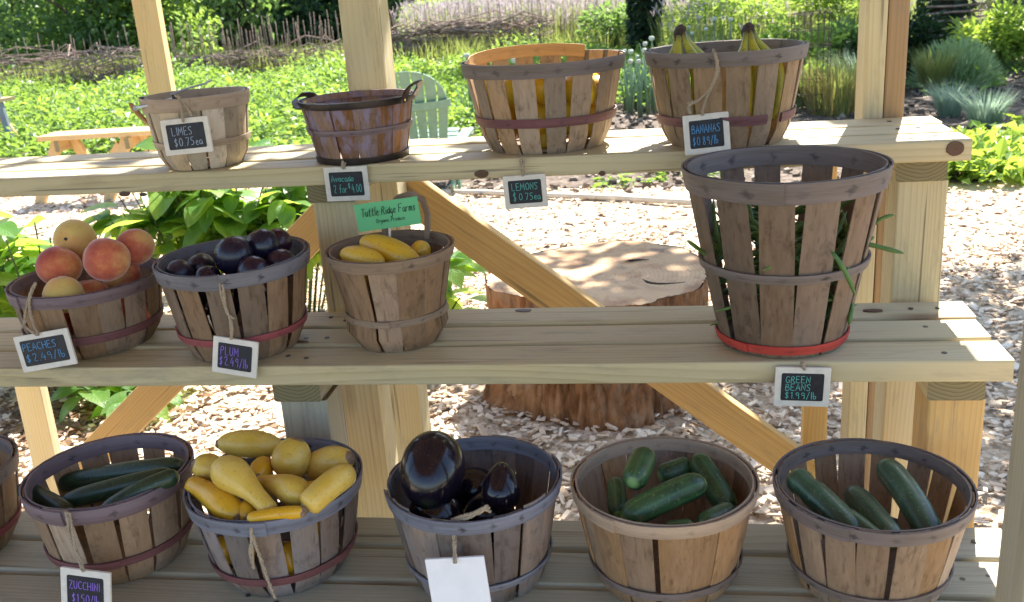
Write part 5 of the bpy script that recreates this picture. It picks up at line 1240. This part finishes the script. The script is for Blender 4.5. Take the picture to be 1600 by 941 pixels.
# --- tomato cages with plants
def cage(label, c, r, h, nz, nv):
    root = thing('wire_cage', label, 'plant cage', c, 0, 'wire tomato cages in the bed'); mb = MB()
    for k in range(nv):
        a = 2*math.pi*k/nv; mb.sweep([(r*math.cos(a), r*math.sin(a), 0), (r*math.cos(a), r*math.sin(a), h)], 0.0032, 5)
    mb.build('upright_wires', M_RUST, root); mb = MB()
    for i in range(nz):
        z = .08+(h-.08)*i/(nz-1); mb.sweep([(r*math.cos(a), r*math.sin(a), z) for a in np.linspace(0, 2*math.pi, 21)], 0.0032, 5, cap=False)
    mb.build('ring_wires', M_RUST, root)
def bush(label, c, r, h, n, mat, L=.10, W=.055, group=None, name='bush', clumps=26):
    root = thing(name, label, 'bush', c, 0, group); c = np.array(c, float)
    K = rdir(clumps, .1)*np.array([r, r, h*.45])*(RNG.random((clumps, 1))**.4)+c+np.array([0, 0, h*.52])
    ci = RNG.integers(0, clumps, n); d = rdir(n, .2); P = K[ci]+d*r*.38*RNG.random((n, 1))**.5; P[:, 2] = np.maximum(.03, P[:, 2])
    D = d+(P-c-np.array([0, 0, h*.4]))*1.0/r*.5; D[:, 2] -= .15
    leafcloud('foliage', P, D, L*RNG.uniform(.6, 1.3, n), W*RNG.uniform(.7, 1.2, n), mat, root)
    mb = MB()
    for k in range(5):
        e = Vector(K[k])-Vector(c); mb.sweep([(0, 0, 0), (e.x*.3, e.y*.3, e.z*.6), tuple(e)], [.016, .012, .005], 6)
    mb.build('stem', V_GSTEM, root); return root
BG = 'bushes growing in the bed'
for i, (px, py, r, h, lab) in enumerate(((1268, 186, .19, 1.0, 'tall wire cage nearest the banana basket'), (1222, 120, .42, .78, 'wide wire cage farther back above the bananas'), (1300, 128, .36, .85, 'wire cage round a dark bush left of the roof post'), (1585, 96, .3, .9, 'wire cage at the right edge of the garden'), (1552, 92, .28, .85, 'wire cage left of the one at the right edge'))):
    p = onZ(px, py); cage(lab, (p.x, p.y+r, 0), r, h, 7, 18)
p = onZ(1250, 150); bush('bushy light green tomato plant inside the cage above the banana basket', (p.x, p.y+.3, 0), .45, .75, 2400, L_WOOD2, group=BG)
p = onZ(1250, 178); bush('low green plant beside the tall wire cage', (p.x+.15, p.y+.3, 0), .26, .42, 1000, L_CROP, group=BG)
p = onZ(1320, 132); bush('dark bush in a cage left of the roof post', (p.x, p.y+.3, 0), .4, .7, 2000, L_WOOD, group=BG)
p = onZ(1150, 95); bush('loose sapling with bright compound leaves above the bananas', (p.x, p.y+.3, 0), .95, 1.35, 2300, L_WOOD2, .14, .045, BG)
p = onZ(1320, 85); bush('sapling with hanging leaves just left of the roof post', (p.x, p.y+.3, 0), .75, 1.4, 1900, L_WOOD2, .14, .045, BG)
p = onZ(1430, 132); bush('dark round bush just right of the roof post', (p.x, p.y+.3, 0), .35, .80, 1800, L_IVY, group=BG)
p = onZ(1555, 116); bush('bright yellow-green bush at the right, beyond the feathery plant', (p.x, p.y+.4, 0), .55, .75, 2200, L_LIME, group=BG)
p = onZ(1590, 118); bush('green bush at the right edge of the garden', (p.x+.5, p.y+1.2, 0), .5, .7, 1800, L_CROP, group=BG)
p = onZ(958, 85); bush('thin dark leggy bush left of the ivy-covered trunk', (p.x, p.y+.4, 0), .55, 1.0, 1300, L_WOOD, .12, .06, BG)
p = onZ(700, 66); bush('round light green bush at the end of the brush fence', (p.x, p.y, 0), 1.1, 1.1, 2600, L_WOOD2, .18, .10, BG)
# --- brush fence and stakes
def brush_fence(label, pts, h, n, stakes, hs):
    pts = [Vector((p.x, p.y, 0)) for p in pts]; root = thing('brush_fence', label, 'fence', pts[0], 0, 'brush fences round the field'); o = pts[0]
    seg = [(pts[i+1]-pts[i]).length for i in range(len(pts)-1)]; tot = sum(seg)
    def at(s_):
        s_ *= tot
        for i, L in enumerate(seg):
            if s_ <= L or i == len(seg)-1: return pts[i].lerp(pts[i+1], min(1.02, s_/L))
            s_ -= L
    mb = MB()
    for k in range(n):
        s0 = random.random(); L = random.uniform(.8, 2.6)/tot; z = h*random.random()**1.35; q = []
        for j in range(4):
            p = at(max(0, min(1, s0+L*(j/3-.5))))-o; q.append(p+Vector((random.gauss(0, .05), random.gauss(0, .16), max(.02, z+random.gauss(0, .09)))))
        mb.sweep(q, [random.uniform(.006, .015)]*3+[.004], 5)
    tag(mb.build('brushwood', TWIG, root, None, 180), kind='stuff')
    mb = MB()
    for k in range(stakes):
        p = at((k+random.uniform(-.3, .3))/stakes if k else 0)-o; a = random.gauss(0, .05)
        mb.sweep([p+Vector((0, 0, -.02)), p+Vector((a, random.gauss(0, .05), hs*random.uniform(.75, 1.15)))], [.012, .007], 5)
    if stakes: tag(mb.build('stakes', STALK, root, None, 180), kind='stuff')
brush_fence('long low heap of dead brushwood at the far left in front of the woods', [onZ(-30, 150), onZ(110, 138), onZ(235, 142)], .75, 170, 26, 1.0)
brush_fence('woven brush fence with many thin stakes behind the lilac basket', [onZ(250, 140), onZ(400, 122), onZ(545, 112)], .50, 120, 75, 1.05)
brush_fence('thick brown brush fence behind the chair and the lemon basket', [onZ(590, 112), onZ(700, 96), onZ(860, 88)], .80, 330, 50, 1.1)
brush_fence('row of thin grey stakes in front of the tall purplish grass', [onZ(730, 92), onZ(880, 82), onZ(1000, 78)], .16, 30, 70, .95)
# --- trees
def tree(label, c, hgt, r, trunk_r, n, mat, bark, group, low=0.0, L=.20, W=.12, ivy=0, clumps=60, zlo=.25, lean=(0, 0)):
    c = Vector((c[0], c[1], 0)); root = thing('tree', label, 'tree', c, 0, group); mb = MB()
    tip = Vector((lean[0], lean[1], hgt*.85)); tr = [Vector((tip.x*t*t, tip.y*t*t, hgt*.85*t)) for t in [q/7 for q in range(8)]]
    mb.sweep([p+Vector((.06*math.sin(i*2.1), .06*math.cos(i*1.3), 0))*float(i > 0) for i, p in enumerate(tr)], [trunk_r*(1.25-1.1*t) for t in np.linspace(0, 1, 8)], 10, mod=lambda th, v: 1+.08*math.sin(4*th+3*v))
    mb.build('trunk', bark, root, None, 180)
    K = rdir(clumps, .0)*(RNG.random((clumps, 1))**.45)
    K = K*np.array([r, r, (hgt-low)*.5])+np.array([tip.x*.5, tip.y*.5, (hgt+low)*.5])
    mb = MB()
    for k in range(9):
        e = Vector(K[k]); b = tr[min(6, max(1, int(7*max(.12, e.z/hgt-.2))))]; mb.sweep([b, b.lerp(e, .5)+Vector((0, 0, .15)), e], [trunk_r*.32, trunk_r*.2, trunk_r*.06], 6)
    mb.build('limb', bark, root, None, 180)
    ci = RNG.integers(0, clumps, n); cr = RNG.uniform(.5, 1.2, clumps)*r*.30; d = rdir(n, .1); P = K[ci]+d*(cr[ci]*RNG.random(n)**.5)[:, None]*np.array([1.15, 1.15, .75])
    if low < .3: lo_ = RNG.random(n) < .45; P[:, 2] = np.where(lo_, np.abs(P[:, 2])*.42*RNG.random(n)+.1, P[:, 2])
    P[:, 2] = np.where(P[:, 2] < .05, .05+RNG.random(n)*.5, P[:, 2]); P += np.array(tuple(c))
    D = d*.7+RNG.normal(0, .4, (n, 3)); D[:, 2] -= .35
    leafcloud('crown', P, D, L*RNG.uniform(.6, 1.3, n), W*RNG.uniform(.7, 1.2, n), mat, root)
    if ivy:
        a = RNG.uniform(0, 6.28, ivy); z = RNG.uniform(0, min(hgt*.6, 3.0), ivy); rr = trunk_r*1.2+RNG.uniform(-.02, .12, ivy)
        P = np.stack([c.x+rr*np.cos(a), c.y+rr*np.sin(a), z], -1); leafcloud('ivy', P, np.stack([np.cos(a)*.6, np.sin(a)*.6, RNG.normal(-.5, .3, ivy)], -1), .13, .10, L_IVY, root)
    return root
TG = 'trees along the edge of the field'
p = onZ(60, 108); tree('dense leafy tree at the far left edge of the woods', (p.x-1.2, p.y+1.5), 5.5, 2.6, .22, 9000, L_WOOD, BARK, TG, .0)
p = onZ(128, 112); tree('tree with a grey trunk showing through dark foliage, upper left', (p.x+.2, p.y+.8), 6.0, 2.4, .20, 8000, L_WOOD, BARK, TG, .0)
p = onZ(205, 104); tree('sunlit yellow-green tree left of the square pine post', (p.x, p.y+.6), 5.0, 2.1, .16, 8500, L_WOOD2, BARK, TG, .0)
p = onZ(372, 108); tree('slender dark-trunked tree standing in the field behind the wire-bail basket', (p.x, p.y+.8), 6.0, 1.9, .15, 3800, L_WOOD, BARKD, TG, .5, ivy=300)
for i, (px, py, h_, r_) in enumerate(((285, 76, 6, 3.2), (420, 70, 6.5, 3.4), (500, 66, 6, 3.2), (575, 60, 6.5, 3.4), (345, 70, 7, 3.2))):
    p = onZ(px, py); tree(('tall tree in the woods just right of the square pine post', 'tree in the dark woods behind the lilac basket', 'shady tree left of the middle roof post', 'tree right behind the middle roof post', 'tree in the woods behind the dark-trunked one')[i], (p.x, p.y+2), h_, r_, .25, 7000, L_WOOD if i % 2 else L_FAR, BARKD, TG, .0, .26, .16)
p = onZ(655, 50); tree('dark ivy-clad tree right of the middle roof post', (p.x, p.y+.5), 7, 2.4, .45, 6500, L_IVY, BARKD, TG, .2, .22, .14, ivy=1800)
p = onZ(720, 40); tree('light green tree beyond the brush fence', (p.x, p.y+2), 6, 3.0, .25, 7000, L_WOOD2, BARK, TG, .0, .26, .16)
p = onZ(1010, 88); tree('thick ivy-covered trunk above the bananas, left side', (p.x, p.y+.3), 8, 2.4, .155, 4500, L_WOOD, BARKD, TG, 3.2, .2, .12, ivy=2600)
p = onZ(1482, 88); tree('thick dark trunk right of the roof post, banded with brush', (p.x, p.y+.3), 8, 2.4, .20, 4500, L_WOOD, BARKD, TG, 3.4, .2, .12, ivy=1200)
# brush lashed round that trunk
root = thing('brush_pile', 'horizontal brush poles stacked in front of the dark trunk at the right', 'brushwood', (p.x, p.y-.15, 0)); mb = MB()
for z in np.linspace(.08, .95, 9):
    mb.sweep([(-.40+random.gauss(0, .06), random.gauss(0, .04), z), (0, random.gauss(0, .03), z+random.gauss(0, .015)), (.40+random.gauss(0, .06), random.gauss(0, .04), z+random.gauss(0, .03))], .016, 6)
mb.build('poles', TWIG, root, None, 180)
for i, (x, y, h_, r_) in enumerate(((-3.5, 50, 8, 5), (3, 52, 8, 5), (9, 48, 8, 5), (16, 44, 8, 5), (-14, 48, 9, 5), (-24, 42, 9, 5), (12, 30, 6, 3), (17, 32, 6, 3))):
    tree(('pale distant tree beyond the tall purplish grass', 'distant tree left of the roof post', 'distant tree behind the roof post', 'distant tree beyond the right edge', 'large distant tree behind the middle roof post', 'large distant tree behind the left woods', 'tree behind the right edge of the garden', 'farther tree past the right edge of the garden')[i], (x, y), h_, r_, .3, 6500, L_FAR, BARK, 'distant trees', .0, .42, .26)
# far-off wood closing the view
n = 26000; a = RNG.uniform(-1.05, .95, n); d = RNG.uniform(58, 78, n); z = 11*RNG.random(n)**1.1
z *= .75+.25*np.sin(a*23)+.12*np.sin(a*61)
P = np.stack([np.sin(a)*d, np.cos(a)*d, np.maximum(.1, z)], -1)
leafcloud('far_woods', P, rdir(n, -.1), 1.3*RNG.uniform(.6, 1.3, n), .8, L_FAR)['kind'] = 'stuff'
# shade tree standing off to the right, its branch hanging over the stand: it throws the dappled light
def shade_tree():
    c = Vector((4.6, 7.6, 0)); root = thing('shade_tree', 'tree outside the right of the picture whose branch dapples the stand', 'tree', c)
    mb = MB(); mb.sweep([(0, 0, 0), (-.1, 0, 1.6), (-.2, -.1, 3.2), (0, .1, 6)], [.24, .2, .17, .05], 12, mod=lambda th, v: 1+.07*math.sin(5*th)); mb.build('trunk', BARK, root, None, 180)
    mb = MB(); twigs = []
    for e, w_ in (((-3.6, -1.4, 4.4), .07), ((-4.8, -3.0, 4.0), .06), ((-2.6, -.6, 4.6), .06), ((-3.2, -2.4, 4.2), .05), ((-5.6, -3.4, 4.1), .04), ((-4.4, -.8, 4.4), .05)):
        b = Vector((-.2, -.1, 3.0)); e = Vector(e); mid = b.lerp(e, .5)+Vector((0, 0, .35)); q = [b*(1-t)**2+mid*2*t*(1-t)+e*t*t for t in np.linspace(0, 1, 7)]
        mb.sweep(q, [w_*(1-.8*t) for t in np.linspace(0, 1, 7)], 6); twigs.append(q)
    mb.build('limb', BARK, root, None, 180)
    n = 1700; P = []
    for k in range(n):
        q = random.choice(twigs); i = random.choice((3, 4, 5, 5)); p = q[i].lerp(q[i+1], random.random()); P.append(p+c+Vector((random.gauss(0, .34), random.gauss(0, .34), random.gauss(0, .14))))
    for e in ((-2.2, .3, 4.3), (-2.75, -.35, 4.25), (-2.5, .0, 4.5), (-3.65, -1.0, 4.3), (-3.35, -.75, 4.4), (-3.9, -1.35, 4.35), (-2.9, -1.2, 4.2)):
        for k in range(110): P.append(c+Vector(e)+Vector((random.gauss(0, .20), random.gauss(0, .22), random.gauss(0, .08))))
    leafcloud('crown', np.array([tuple(p) for p in P]), rdir(len(P), 0), .15, .095, L_WOOD2, root)
    n = 4500; d = rdir(n, .2); P = np.array(tuple(c))+np.array([0, 0, 5.6])+d*np.array([2.0, 2.0, 1.6])*RNG.random((n, 1))**.4
    leafcloud('crown', P, d, .16, .10, L_WOOD2, root)
shade_tree()
